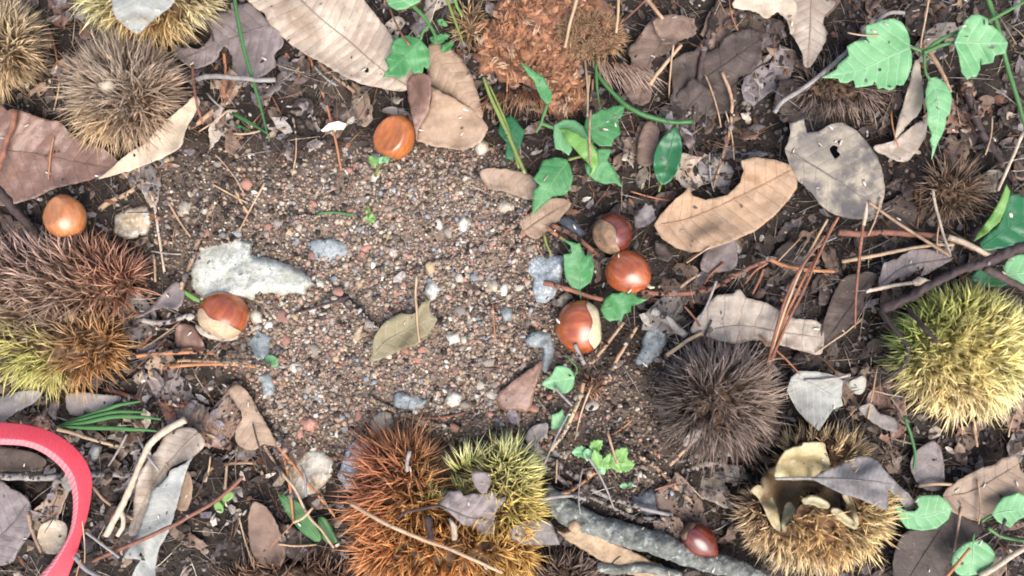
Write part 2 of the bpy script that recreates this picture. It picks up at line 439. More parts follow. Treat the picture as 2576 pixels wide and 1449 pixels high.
# ------------------------------------------------------------------ builders
def idw(zc, X, Y):
    w = 0; s = 0
    for x, y, z in zc:
        q = 1 / ((X - x) ** 2 + (Y - y) ** 2 + 60); q = q * q; w = w + q; s = s + q * z
    return s / w
def rib_coord(rib, X, Y):      # distance along and signed distance from a midrib
    best = np.full(np.shape(X), 1e9); S = np.zeros(np.shape(X)); Tt = np.zeros(np.shape(X)); acc = 0
    for k in range(len(rib) - 1):
        a = np.array(rib[k]); b = np.array(rib[k + 1]); ab = b - a; L = math.hypot(*ab) + 1e-9
        u = ((X - a[0]) * ab[0] + (Y - a[1]) * ab[1]) / L
        uc = np.clip(u, 0 if k else -1e9, L if k < len(rib) - 2 else 1e9)
        px, py = a[0] + ab[0] / L * uc, a[1] + ab[1] / L * uc
        d = np.hypot(X - px, Y - py); sg = np.sign(ab[0] * (Y - a[1]) - ab[1] * (X - a[0]))
        m = d < best
        best = np.where(m, d, best); S = np.where(m, acc + uc, S); Tt = np.where(m, sg * d, Tt); acc += L
    return S, Tt, acc
_seed = [0]
def blade(name, out, mat, rib=None, z=8, zc=None, vein=26, slope=.6, corr=.45, cup=0, wav=1.5, res=8, jag=1.6, smooth=True, teeth=None,
          parent=None, label=None, cat='leaf', group=None, lm=None, ribr=2.2, ribmat=None, petiole=None, hole=None, thick=.3, om=True, fold=0, ecurl=2.2):
    """a leaf-like sheet: outline in plan units, heights in mm; the midrib and the stalk are parts"""
    _seed[0] += 1; sd_ = _seed[0]
    o2 = curve(out, 6, True) if smooth else straight(out, 6)
    if teeth:
        n, dp = teeth; q = np.roll(o2, -1, 0) - np.roll(o2, 1, 0); q /= np.linalg.norm(q, axis=1)[:, None] + 1e-9
        ar = sum(o2[i][0] * o2[(i + 1) % len(o2)][1] - o2[(i + 1) % len(o2)][0] * o2[i][1] for i in range(len(o2)))
        nrm = np.stack([q[:, 1], -q[:, 0]], 1) * (1 if ar > 0 else -1)
        ph = np.arange(len(o2)) / len(o2) * n
        o2 = o2 + nrm * (dp * (ph % 1 - .45))[:, None]
    if jag: o2 = o2 + np.stack([vn(o2[:, 0], o2[:, 1], 9, sd_), vn(o2[:, 0], o2[:, 1], 9, sd_ + 31)], 1) * jag + (rg.random(o2.shape) - .5) * jag * .7
    XY, F = fill(o2, res, hole=hole)
    cx, cy = XY.mean(0)
    if rib is None:
        u, s_, vt = np.linalg.svd(XY - [cx, cy], full_matrices=False); d = vt[0]; L = (XY - [cx, cy]) @ d
        rib_ = [(cx + d[0] * L.min(), cy + d[1] * L.min()), (cx + d[0] * L.max(), cy + d[1] * L.max())]
    else: rib_ = [tuple(p) for p in curve(rib, 14)] if len(rib) > 2 else rib
    S0, T0, LL = rib_coord(rib_, XY[:, 0], XY[:, 1]); wmax = np.abs(T0).max() + 1e-6
    def zf(X, Y):
        S, t, _ = rib_coord(rib_, X, Y); a = np.abs(t)
        zz = idw(zc, X, Y) if zc else np.full(np.shape(X), float(z))
        zz = zz + cup * (a / wmax) ** 2 + fold * t / wmax
        if vein and corr: zz = zz + 1.4 * corr * (np.abs(np.sin((S - slope * a) / vein * math.pi)) ** .7 - .6) * np.clip(a / 10, 0, 1) * np.clip(1.3 - a / wmax * .6, .3, 1)
        zz = zz + wav * (vn(X, Y, 90, sd_) + .5 * vn(X, Y, 36, sd_ + 5) + .25 * vn(X, Y, 15, sd_ + 2))
        return zz
    Z = zf(XY[:, 0], XY[:, 1]) * .001
    if ecurl:
        de = seg_dist([tuple(p) for p in o2[::2]], XY[:, 0], XY[:, 1]); Z = Z + .001 * ecurl * np.exp(-de / 9) * (vn(XY[:, 0], XY[:, 1], 42, sd_ + 11) + .25)
    dv = (S0 - slope * np.abs(T0)) / vein if vein else np.full(len(XY), .5)
    dt = np.abs(T0) if rib is not None else np.full(len(XY), 60.)
    V = P(XY[:, 0], XY[:, 1], Z)
    if hole: keep = ~inside([tuple(p) for p in curve(hole, 4, True)], XY[F].mean(1)[:, 0], XY[F].mean(1)[:, 1]); F = F[keep]
    fn = np.cross(V[F[:, 1]] - V[F[:, 0]], V[F[:, 2]] - V[F[:, 0]])[:, 2]; F[fn < 0] = F[fn < 0][:, ::-1]
    ob = link(name, V, F, M[mat] if isinstance(mat, str) else mat, parent, {'vs': dv, 'vt': dt})
    md = ob.modifiers.new('thickness', 'SOLIDIFY'); md.thickness = thick * .001; md.offset = -1
    if rib is not None and ribr:
        rp = curve(rib, 10); rz = zf(rp[:, 0], rp[:, 1]) * .001 + ribr * K * .25
        m = inside([tuple(p) for p in o2], rp[:, 0], rp[:, 1]); m |= np.arange(len(rp)) < 2
        if m.sum() > 3:
            rp, rz = rp[m], rz[m]
            v, f = tube(P(rp[:, 0], rp[:, 1], rz), np.linspace(ribr, ribr * .35, len(rp)) * K, 5)
            link('midrib', v, f, M[ribmat] if ribmat else ob.data.materials[0], ob if parent is None else ob, {'vs': np.full(len(v), .5), 'vt': np.full(len(v), 2.6)})
    if petiole:
        pts, r, pm = petiole
        pp = curve(pts, 8)
        if pp.shape[1] == 2: pz = np.full(len(pp), float(zf(pp[:1, 0], pp[:1, 1])[0]))
        else: pz = pp[:, 2]
        v, f = tube(P(pp[:, 0], pp[:, 1], pz * .001), np.linspace(r * .8, r, len(pp)) * K, 6)
        link('petiole', v, f, M[pm], ob, {'vs': np.full(len(v), .5), 'vt': np.full(len(v), 60.)})
    if om: mark([tuple(p) for p in o2], zf, o=parent is None or True)
    if parent is None:
        tag(ob, label, cat, group, lm=lm, at=(cx, cy))
    return ob

def surf(X, Y): return sample(hmap, X, Y)
def strand(name, pts, r, mat, label=None, cat='twig', group=None, lift=0, z=None, wob=.25, taper=(1, .8), n=6, parent=None, lm=None, bend=1.0, flat=1.0, stiff=9, om=True, attrs=False, step=9):
    """a stick, needle or blade laid over whatever lies below; pts in plan units (third value: height in mm)"""
    p = curve(pts, step)
    p[:, :2] += np.stack([vn(p[:, 0], p[:, 1], 40, 4), vn(p[:, 0], p[:, 1], 40, 9)], 1) * bend
    if p.shape[1] == 3: pz = p[:, 2]
    elif z is not None: pz = np.full(len(p), float(z))
    else:
        s = surf(p[:, 0], p[:, 1]); kk = stiff
        pz = np.array([s[max(0, i - kk):i + kk + 1].max() for i in range(len(s))])
        q = np.pad(pz, kk, 'edge'); pz = np.array([q[i:i + 2 * kk + 1].mean() for i in range(len(s))])
        pz = pz * .6 + s * .4 if stiff < 4 else pz
        pz = pz + r * K * 1000 * .7 + lift
    rad = np.interp(np.linspace(0, 1, len(p)), np.linspace(0, 1, len(taper)), taper) * r * K
    v, f = tube(P(p[:, 0], p[:, 1], pz * .001), rad, n, wob, flat)
    ob = link(name, v, f, M[mat], parent, {'vs': np.full(len(v), .5), 'vt': np.full(len(v), 60.)})
    if parent is None: tag(ob, label, cat, group, lm=lm, at=(p[len(p) // 2, 0], p[len(p) // 2, 1]))
    if om and r > 4:
        i, j = cell(p[:, 0], p[:, 1])
        for di in (-1, 0, 1):
            for dj in (-1, 0, 1):
                hmap[np.clip(i + di, 0, RH - 1), np.clip(j + dj, 0, RW - 1)] = np.maximum(hmap[np.clip(i + di, 0, RH - 1), np.clip(j + dj, 0, RW - 1)], pz + r * K * 1000)
    return ob

def rock(out, mat, hmm, label, lm=None, name='stone', base=None, cat='stone', planes=7, res=6, rough=1.0, smooth=False, group=None, tilt=(0, 0)):
    _seed[0] += 1; s_ = _seed[0]
    o2 = straight(out, 7); o2 = o2 + np.stack([vn(o2[:, 0], o2[:, 1], 16, s_), vn(o2[:, 0], o2[:, 1], 16, s_ + 7)], 1) * 3.0 * rough + (rg.random(o2.shape) - .5) * 2.4 * rough
    XY, F = fill(o2, res, .5)
    X, Y = XY[:, 0], XY[:, 1]; cx, cy = X.mean(), Y.mean()
    d = seg_dist([tuple(p) for p in o2], X, Y); dm = d.max() + 1e-6; d[:len(o2)] = 0
    u = np.clip(d / (dm * .75), 0, 1); h = hmm * np.sqrt(1 - (1 - u) ** 2)
    for k in range(planes):
        a = rnd.uniform(0, 6.28); sl = rnd.uniform(.2, 1.1); off = rnd.uniform(.5, .95)
        h = np.minimum(h, hmm * off + sl * hmm * ((X - cx) * math.cos(a) + (Y - cy) * math.sin(a)) / dm * .6)
    h = h + rough * (vn(X, Y, 24, s_) * .7 + vn(X, Y, 9, s_ + 3) * .35) * min(1, hmm / 6) * np.clip(u * 2, .3, 1)
    h = np.maximum(h, .2 + .42 * hmm * np.sqrt(u)) + tilt[0] * (X - cx) / dm + tilt[1] * (Y - cy) / dm
    b = (float(np.percentile(sample(hmap, X, Y), 75)) + .6 if base is None else base)
    V = P(X, Y, (b + h) * .001)
    n = len(o2); rx = cx + (o2[:, 0] - cx) * .93; ry = cy + (o2[:, 1] - cy) * .93
    Vb = P(rx, ry, np.full(n, (b - 4) * .001)); base_i = len(V)
    W = [(i, (i + 1) % n, base_i + (i + 1) % n) for i in range(n)] + [(i, base_i + (i + 1) % n, base_i + i) for i in range(n)]
    V = np.concatenate([V, Vb])
    fn = np.cross(V[F[:, 1]] - V[F[:, 0]], V[F[:, 2]] - V[F[:, 0]])[:, 2]; F[fn < 0] = F[fn < 0][:, ::-1]
    ob = link(name, V, np.concatenate([F, np.array(W)]), M[mat], None, smooth=smooth)
    mark([(cx + (p[0] - cx) * .9, cy + (p[1] - cy) * .9) for p in o2], b + hmm * .8)
    return tag(ob, label, cat, group, lm=lm, at=(cx, cy))

KEEP = []                      # round the nuts no loose needle is dropped
def chestnut(X, Y, zc, rad, axis, shell, label, lm, cap=50, hil='hilum', roll=0, tip=.22, flat=None, tuft=True, square=.0):
    """glossy nut: tip at +axis, pale scar (hilum) at -axis; rad = (along, across, across) in plan units"""
    ax = Vector(axis).normalized(); q = ax.to_track_quat('Z', 'Y') @ Matrix.Rotation(R(roll), 3, 'Z').to_quaternion()
    a, b, c = [r * K for r in rad]; nu, nv = 34, 40
    cen = Vector(P(X, Y, zc * .001))
    def pt(th, ph):
        x, y, zz = math.sin(th) * math.cos(ph), math.sin(th) * math.sin(ph), math.cos(th)
        rr = math.sin(th)
        if th < .8: zz += tip * (1 - th / .8) ** 2
        if th > 2.3: zz = max(zz, -.80 - .2 * (math.sin(th)) * 0 - (th - 2.3) * .10)
        v = Vector((x * b, y * c, zz * a))
        if flat:
            f = q.inverted() @ Vector(flat[0]).normalized(); dd = v.dot(f) - flat[1] * K
            if dd > 0: v -= f * dd * flat[2]
        n = mnoise.noise(v * 90 + Vector((X, Y, 0))) * .0006
        return v + v.normalized() * n
    capr = math.pi - R(cap)
    e = empty('chestnut', X, Y, zc - min(rad) * K * 1000 * .8)
    e0 = np.array(e.location)
    def part(name, t0, t1, n, out, mat, wobble=0):
        V, F, loc, edge = [], [], [], []
        for i in range(n + 1):
            for k in range(nv):
                ph = 2 * math.pi * k / nv
                t0_, t1_ = t0, t1
                wb = wobble * (math.sin(3 * ph + X) + .6 * math.sin(5 * ph + Y)) * .09
                if t1 < math.pi: t1_ = t1 + wb
                if t0 > 0: t0_ = t0 + wb
                th = t0_ + (t1_ - t0_) * i / n
                v = pt(th, ph); loc.append((v.x / b, v.y / c, v.z / a))
                edge.append(max(0, 1 - abs(th - capr - wb) / .10) if mat.startswith('shell') else 0)
                w = q @ (v + v.normalized() * out) + cen; V.append(w[:])
        for i in range(n):
            for k in range(nv):
                p, r_ = i * nv + k, i * nv + (k + 1) % nv
                F += [(p, p + nv, r_ + nv), (p, r_ + nv, r_)]
        return link(name, V, F, M[mat], e, {'loc': np.array(loc) * 1.0, 'edge': np.array(edge)})
    part('shell', .001, capr, nu, 0, shell, 1)
    part('hilum', capr - .02, math.pi - .001, 10, -.00012, hil, 1)
    if tuft:
        t0 = q @ (pt(0, 0) * .97) + cen; t1 = q @ (pt(0, 0) * 1.12) + cen; t2 = q @ (pt(0, 0) * 1.24 + Vector((.0012, .0006, 0))) + cen
        v, f = tube([t0[:], t1[:], t2[:]], [.0013, .0008, .0004], 6, .3); link('tip', v, f, M['hilum_pale'], e)
    r = max(rad)
    mark([(X + 1.0 * r * math.cos(t), Y + 1.0 * r * math.sin(t)) for t in np.arange(0, 6.28, .4)], zc + min(rad) * K * 700)
    KEEP.append((X, Y, r * 1.25))
    tag(e, label, 'chestnut', 'shiny chestnuts fallen on the ground', lm=lm, at=(X, Y))
    return e

def spine_mesh(B, D, L, W, cA, cB, bend=.10):
    N = len(B)
    rv = rg.normal(size=(N, 3)); u = np.cross(D, rv); u /= np.linalg.norm(u, axis=1)[:, None] + 1e-9; v = np.cross(D, u)
    V = np.zeros((N, 7, 3)); Cc = np.zeros((N, 7, 3))
    off = u * (L * bend * (rg.random(N) - .5))[:, None] - np.array([0, 0, 1]) * (L * .03)[:, None]
    for k in range(3):
        a = 2.0944 * k; r = u * math.cos(a) + v * math.sin(a)
        V[:, k] = B + r * W[:, None]; V[:, 3 + k] = B + D * (L * .55)[:, None] + r * (W * .62)[:, None] - off
    V[:, 6] = B + D * L[:, None] + off
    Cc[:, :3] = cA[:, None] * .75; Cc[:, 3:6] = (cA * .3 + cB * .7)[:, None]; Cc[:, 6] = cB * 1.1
    t = np.array([(0, 1, 4), (0, 4, 3), (1, 2, 5), (1, 5, 4), (2, 0, 3), (2, 3, 5), (3, 4, 6), (4, 5, 6), (5, 3, 6)])
    F = (t[None] + 7 * np.arange(N)[:, None, None]).reshape(-1, 3)
    return V.reshape(-1, 3), F, Cc.reshape(-1, 3)
def colmix(cols, X, Y):        # colours that vary over the bur from given patches
    w = 0; s = 0
    for x, y, c in cols:
        q = 1 / (((X - x) ** 2 + (Y - y) ** 2) + 300) ** 1.5
        w = w + q; s = s + q[:, None] * np.array(c)
    return s / w[:, None]
def bur(X, Y, label, lm, lobes, cols, tips, n=420, per=8, L=58, W=.34, spread=.5, skip=None, huskc=(.10, .06, .035), name='chestnut_bur', group='spiny chestnut burs on the ground', lean=(0, 0), zmin=-.45, jit=.3, dens=1.0):
    n = int(n * .48); per = max(4, per - 2); W *= 1.68; spread *= 1.08; L *= 1.16
    e = empty(name, X, Y, 0)
    for lb in lobes:
        (lx, ly, lz), (rx, ry, rz) = lb[0], lb[1]; o = lb[2] if len(lb) > 2 else {}
        sk = o.get('skip', skip); Ls = o.get('L', L); nn = int(o['n'] * .48) if 'n' in o else n; Ls = Ls * (1.16 if 'L' in o else 1); rx, ry, rz = rx * .93, ry * .93, rz * .95; cl = o.get('cols', cols); tl = o.get('tips', tips)
        # husk
        nu, nv = 22, 34; V, F = [], []; cc = []
        for i in range(nu + 1):
            th = math.pi * (.001 + .998 * i / nu)
            for k in range(nv):
                ph = 2 * math.pi * k / nv; d = np.array([math.sin(th) * math.cos(ph), math.sin(th) * math.sin(ph), math.cos(th)])
                j = 1 + .07 * mnoise.noise(Vector(d * 3.1 + lx))
                V.append((lx + d[0] * rx * j, ly - d[1] * ry * j, lz + d[2] * rz * j * K * 1000)); cc.append(huskc)
        V = np.array(V)
        for i in range(nu):
            for k in range(nv):
                p, q = i * nv + k, i * nv + (k + 1) % nv
                F += [(p, p + nv, q + nv), (p, q + nv, q)]
        F = np.array(F)
        if sk is not None:
            m = V[F].mean(1); F = F[~(inside(sk, m[:, 0], m[:, 1]) & (m[:, 2] > lz))]
        hk = link('husk', P(V[:, 0], V[:, 1], V[:, 2] * .001), F, M['husk'], e, {'col': np.array(cc)})
        # spines in tufts
        i = np.arange(nn) + .5; phi = np.arccos(1 - (1 - zmin) * i / nn); tht = math.pi * (1 + 5 ** .5) * i
        N = np.stack([np.cos(tht) * np.sin(phi), np.sin(tht) * np.sin(phi), np.cos(phi)], 1) + rg.normal(size=(nn, 3)) * .05
        N /= np.linalg.norm(N, axis=1)[:, None]
        bx, by, bz = lx + N[:, 0] * rx, ly - N[:, 1] * ry, lz + N[:, 2] * rz * K * 1000
        keep = np.ones(nn, bool)
        if sk is not None: keep &= ~(inside(sk, bx, by) & (bz > lz - 3))
        for l2 in lobes:           # none inside a neighbouring lobe
            if l2 is lb: continue
            (x2, y2, z2), (p2, q2, r2) = l2[0], l2[1]
            keep &= ((bx - x2) / p2) ** 2 + ((by - y2) / q2) ** 2 + ((bz - z2) / (r2 * K * 1000)) ** 2 > .95
        keep &= rg.random(nn) < dens
        N, bx, by, bz = N[keep], bx[keep], by[keep], bz[keep]
        nrm = N / np.array([rx, ry, rz]) * min(rx, ry, rz); nrm /= np.linalg.norm(nrm, axis=1)[:, None]
        nrm = nrm + rg.normal(size=nrm.shape) * jit * .5 + np.array([o.get('lean', lean)[0], o.get('lean', lean)[1], 0]); nrm /= np.linalg.norm(nrm, axis=1)[:, None]
        idx = np.repeat(np.arange(len(N)), per)
        D = nrm[idx] + rg.normal(size=(len(idx), 3)) * spread * .68; D /= np.linalg.norm(D, axis=1)[:, None]
        B = P(bx, by, bz * .001)[idx] + rg.normal(size=(len(idx), 3)) * .0004
        Ln = Ls * K * (.42 + .70 * rg.random(len(idx))) * (.72 + .56 * rg.random(len(N)))[idx]; Wn = W * .001 * (.55 + .7 * rg.random(len(idx)))
        sh = (.6 + .75 * rg.random(len(idx)))[:, None]; tf = (.55 + .85 * rg.random(len(N)))[idx][:, None]
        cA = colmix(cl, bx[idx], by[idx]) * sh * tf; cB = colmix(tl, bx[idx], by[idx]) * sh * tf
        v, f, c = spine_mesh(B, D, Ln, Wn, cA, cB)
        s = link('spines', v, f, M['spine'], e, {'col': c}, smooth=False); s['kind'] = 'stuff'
        for k, g in ((.93, .45), (.6, .85)):
            mark([(lx + (rx * k + Ls * .12) * math.cos(t), ly + (ry * k + Ls * .12) * math.sin(t)) for t in np.arange(0, 6.28, .3)], lz + rz * K * 1000 * g, o=k > .8)
        mark([(lx + (rx + Ls * .45) * math.cos(t), ly + (ry + Ls * .45) * math.sin(t)) for t in np.arange(0, 6.28, .3)], 0)
    tag(e, label, 'chestnut bur', group, lm=lm, at=(X, Y))
    return e
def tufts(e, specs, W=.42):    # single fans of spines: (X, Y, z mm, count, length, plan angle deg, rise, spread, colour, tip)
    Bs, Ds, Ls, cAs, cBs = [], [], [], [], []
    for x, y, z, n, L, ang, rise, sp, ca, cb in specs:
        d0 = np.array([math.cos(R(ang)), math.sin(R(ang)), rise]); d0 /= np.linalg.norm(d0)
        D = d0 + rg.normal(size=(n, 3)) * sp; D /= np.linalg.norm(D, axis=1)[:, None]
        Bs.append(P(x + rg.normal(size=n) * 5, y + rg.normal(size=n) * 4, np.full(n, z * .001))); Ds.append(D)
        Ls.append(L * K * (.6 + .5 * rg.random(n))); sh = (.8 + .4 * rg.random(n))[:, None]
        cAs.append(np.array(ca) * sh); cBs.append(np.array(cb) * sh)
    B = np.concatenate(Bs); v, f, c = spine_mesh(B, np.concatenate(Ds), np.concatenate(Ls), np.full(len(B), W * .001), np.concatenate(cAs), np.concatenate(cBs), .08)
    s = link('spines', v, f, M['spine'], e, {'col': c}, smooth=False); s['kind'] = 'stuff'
    return s

def sprout(X, Y, label, lm, cat='plant', name='seedling', group=None, z=6):
    e = empty(name, X, Y, sample(hmap, X, Y)); tag(e, label, cat, group, lm=lm, at=(X, Y)); return e
def pstem(e, pts, r, mat='stem', taper=(1, .8)):
    p = curve(pts, 6); v, f = tube(P(p[:, 0], p[:, 1], p[:, 2] * .001), np.linspace(taper[0], taper[1], len(p)) * r * K, 7, .12)
    return link('stem', v, f, M[mat], e, {'vs': np.full(len(v), .5), 'vt': np.full(len(v), 60.)})
def gleaf(e, out, mat='mint', **kw):
    kw.setdefault('ecurl', .8); kw.setdefault('jag', .4); kw.setdefault('wav', .6); kw.setdefault('corr', .22); kw.setdefault('vein', 17); kw.setdefault('res', 6); kw.setdefault('ribr', 1.4)
    kw.setdefault('smooth', False); kw.setdefault('thick', .25)
    return blade('leaf', out, mat, parent=e, **kw)
def leaflet(e, X, Y, ang, L, Wd, mat='lime', z=10, teeth=5, rise=0):   # small ovate toothed leaflet, base at X, Y
    L *= .86; Wd *= .8; a = R(ang); ca, sa = math.cos(a), math.sin(a); pts = []
    n = 9
    for s in (1, -1):
        rng = range(n + 1) if s == 1 else range(n - 1, 0, -1)
        for i in rng:
            t = i / n; w = Wd * .5 * (math.sin(math.pi * t ** .75) ** .8) * (1 + (.18 if i % 2 else -.12)) if 0 < i < n else 0
            pts.append((X + ca * t * L - sa * w * s, Y + sa * t * L + ca * w * s))
    ex, ey = X + ca * L, Y + sa * L
    return gleaf(e, pts, mat, rib=[(X, Y), ((X + ex) / 2, (Y + ey) / 2), (ex, ey)], zc=[(X, Y, z), (ex, ey, z + rise)], vein=9, res=4, ribr=.9, cup=1.0, wav=.25)
# ------------------------------------------------------------------ the ground, one sheet to the horizon
def axis_pts(lo, hi, st, far):
    o = [hi + st * 1.6 ** k * 4 for k in range(1, 40)]; o = [v for v in o if v < far] + [far]
    return np.concatenate([[lo + hi - v for v in o[::-1]], np.arange(lo, hi + .1, st), o])
gX = axis_pts(-360, 2936, 8, 260000); gY = axis_pts(-360, 1809, 8, 260000)
MX, MY = np.meshgrid(gX, gY); mx, my = MX.ravel(), MY.ravel()
GV = np.stack([(mx - 1288) * K, (724.5 - my) * K, terrain(mx, my)], -1)
nr, ncol = len(gY), len(gX)
q = (np.arange(nr - 1)[:, None] * ncol + np.arange(ncol - 1)[None]).ravel()
GF = np.concatenate([np.stack([q, q + ncol, q + ncol + 1], 1), np.stack([q, q + ncol + 1, q + 1], 1)])
ground = link('forest_ground', GV, GF, M['ground'], None, {'grav': np.clip(sample(grav, mx, my) * .95 + .45 * sample(soil, mx, my) * (sample(grav, mx, my) < .5) * 1.0, 0, 1)})
tag(ground, 'dark humus and brown gritty soil of the forest floor', kind='structure')

# ------------------------------------------------------------------ stones
rock([(475, 682), (488, 645), (497, 618), (520, 603), (560, 597), (605, 596), (637, 612), (634, 640), (682, 650), (735, 668), (778, 693), (790, 716), (765, 738), (710, 741), (655, 738), (640, 757), (598, 752), (560, 742), (512, 748), (487, 725)],
     'st_green', 12, 'largest stone, flat and pale greenish white with a chestnut at its lower edge', 'large pale stone', tilt=(0, 3.0), rough=1.6, planes=2)
rock(T(0, 1, [(870, 170), (980, 118), (1120, 108), (1145, 220), (1105, 330), (960, 355), (860, 310)]), 'st_ochre', 8, 'white and yellowish stone at the top of the reddish split bur', 'white yellowish stone')
rock(T(1, 1, [(380, 375), (480, 350), (590, 350), (690, 395), (690, 480), (570, 530), (450, 520)]), 'st_blue', 3, 'flat blue-grey stone half sunk in the gravel above the large pale stone', 'sunken blue-grey stone')
rock(T(2, 1, [(108, 500), (165, 468), (385, 478), (387, 600), (360, 690), (325, 790), (260, 840), (190, 835), (158, 760), (165, 650), (108, 600)]), 'st_band', 12, 'banded white and grey block of stone left of the green leaf', 'banded grey stone', tilt=(1, 2), rough=.8)
rock(T(2, 1, [(915, 1290), (960, 1200), (1000, 1080), (1040, 990), (1080, 960), (1160, 1050), (1172, 1130), (1110, 1240), (1010, 1340), (940, 1335)]), 'st_blue', 9, 'long blue-grey stone left of the dark brown bur', 'long blue-grey stone')
rock(T(2, 1, [(90, 1120), (150, 1050), (285, 1050), (322, 1160), (305, 1290), (250, 1370), (210, 1310), (235, 1190), (120, 1160)]), 'st_blue', 8, 'dark blue-grey stone left of the nut with the cream scar', 'dark blue-grey stone')
rock(T(1, 2, [(1028, 80), (1075, 55), (1210, 90), (1295, 130), (1260, 185), (1120, 205), (1040, 175)]), 'st_blue', 7, 'slate blue stone lying at the lower edge of the gravel', 'slate blue stone')
rock(T(1, 2, [(1430, 90), (1500, 48), (1562, 90), (1535, 160), (1475, 182), (1432, 140)]), 'st_white', 7, 'white lumpy pebble at the bottom edge of the gravel', 'white lumpy pebble')
rock(T(1, 2, [(228, 690), (290, 560), (365, 500), (500, 500), (585, 560), (592, 640), (545, 740), (480, 820), (430, 850), (300, 855), (238, 760)]), 'st_ochre', 11, 'round white and rusty stone with pine needles lying across it', 'white rusty stone', rough=1.3)
rock(T(1, 2, [(608, 690), (660, 560), (720, 430), (785, 388), (880, 430), (905, 480), (850, 570), (830, 690), (765, 790), (680, 805)]), 'st_band', 13, 'upright blue-grey stone touching the orange and green bur', 'upright blue-grey stone', tilt=(0, 2))
rock(T(1, 2, [(858, 280), (945, 188), (1025, 215), (1045, 310), (985, 385), (890, 385)]), 'st_tan', 7, 'smooth tan stone above the orange and green bur', 'smooth tan stone', rough=.5)
rock(T(1, 2, [(308, 260), (400, 248), (472, 290), (425, 362), (370, 345)]), 'st_red', 6, 'brick red stone at the lower left of the gravel', 'brick red stone')
rock(T(1, 1, [(1260, 760), (1290, 690), (1340, 660), (1382, 720), (1370, 800), (1315, 832)]), 'st_white', 7, 'white oval pebble just above the olive leaf', 'white oval pebble', rough=.5)
rock(T(1, 1, [(1518, 240), (1560, 168), (1612, 220), (1592, 300), (1540, 312)]), 'st_white', 6, 'bright white pebble high in the gravel', 'bright white pebble', rough=.4)
rock(T(1, 1, [(1428, 1070), (1530, 1058), (1542, 1130), (1462, 1155)]), 'st_white', 5, 'white angular pebble right of the olive leaf', 'white angular pebble', rough=.5)
rock(T(1, 1, [(1545, 1085), (1595, 1090), (1605, 1150), (1550, 1165)]), 'st_ochre', 4, 'ochre pebble beside the white angular one', 'ochre pebble', rough=.5)
rock(T(1, 1, [(1810, 100), (1870, 58), (1932, 85), (1938, 140), (1845, 155)]), 'st_tan', 6, 'pale tan stone at the upper right rim of the gravel', 'pale tan stone')
rock([(1190, 372), (1198, 353), (1213, 348), (1228, 358), (1230, 378), (1216, 392), (1200, 390)], 'st_ochre', 7, 'round tan disc-like pebble under the folded tan leaf', 'round tan pebble', rough=.3, planes=0)
rock(T(0, 2, [(668, 515), (710, 440), (772, 470), (762, 550), (705, 605), (675, 570)]), 'st_white', 8, 'greyish white pebble beside the red strap', 'greyish white pebble', rough=.5)
rock([(622, 862), (648, 828), (680, 848), (676, 900), (650, 908)], 'st_blue', 6, 'bluish stone between the pine needles and the large pale stone', 'bluish stone')
rock([(648, 945), (682, 938), (692, 990), (668, 1004)], 'st_blue', 6, 'narrow blue-grey stone under the tip of the pine needles', 'narrow blue-grey stone')
rock(T(2, 1, [(328, 225), (400, 178), (480, 220), (565, 310), (520, 345), (400, 290)]), 'st_dark', 6, 'blackish slate stone left of the soiled chestnut', 'blackish slate stone')
rock(T(1, 1, [(1735, 690), (1790, 650), (1835, 690), (1820, 760), (1755, 745)]), 'st_tan', 5, 'tan pebble left of the banded grey stone', 'tan pebble by banded stone', rough=.5)
rock(T(1, 1, [(1835, 720), (1870, 670), (1900, 720), (1890, 790), (1850, 790)]), 'st_white', 5, 'white pebble touching the banded grey stone side', 'white pebble by banded stone', rough=.5)
rock(T(1, 1, [(1835, 900), (1880, 860), (1935, 880), (1935, 970), (1860, 980)]), 'st_blue', 5, 'bluish pebble below the banded grey stone', 'bluish pebble below banded stone', rough=.5)
rock(T(1, 1, [(785, 400), (860, 380), (880, 420), (830, 455), (790, 440)]), 'st_red', 4, 'flat salmon red pebble right of the sunken blue-grey stone', 'flat salmon pebble', rough=.4)
rock(T(1, 1, [(725, 1100), (760, 1000), (805, 1030), (790, 1110), (740, 1160)]), 'st_ochre', 4, 'yellowish tan pebble below the dark root', 'yellowish pebble', rough=.4)
rock(T(0, 1, [(1870, 920), (1915, 880), (1970, 910), (1975, 980), (1900, 985)]), 'st_ochre', 6, 'cream stone right of the amber chestnut with the broad scar', 'cream stone')
rock(T(0, 1, [(1340, 100), (1400, 60), (1450, 95), (1430, 170), (1360, 170)]), 'st_tan', 6, 'greyish tan pebble above the brown broken stick', 'greyish tan pebble', rough=.6)
rock(T(2, 1, [(330, 800), (420, 750), (450, 790), (390, 870), (330, 870)]), 'st_ochre', 6, 'yellowish stone above the nut with the cream scar', 'yellowish stone', rough=.6)
rock(T(2, 2, [(840, 930), (900, 920), (915, 970), (870, 985)]), 'st_tan', 5, 'small tan pebble above the grey fallen branch', 'tan pebble by branch', rough=.4)
rock(T(2, 2, [(900, 830), (1080, 780), (1240, 880), (1230, 1000), (1000, 980), (900, 900)]), 'st_dark', 6, 'dark flat stone under thin twigs above the fallen branch', 'dark flat stone', rough=1.5)

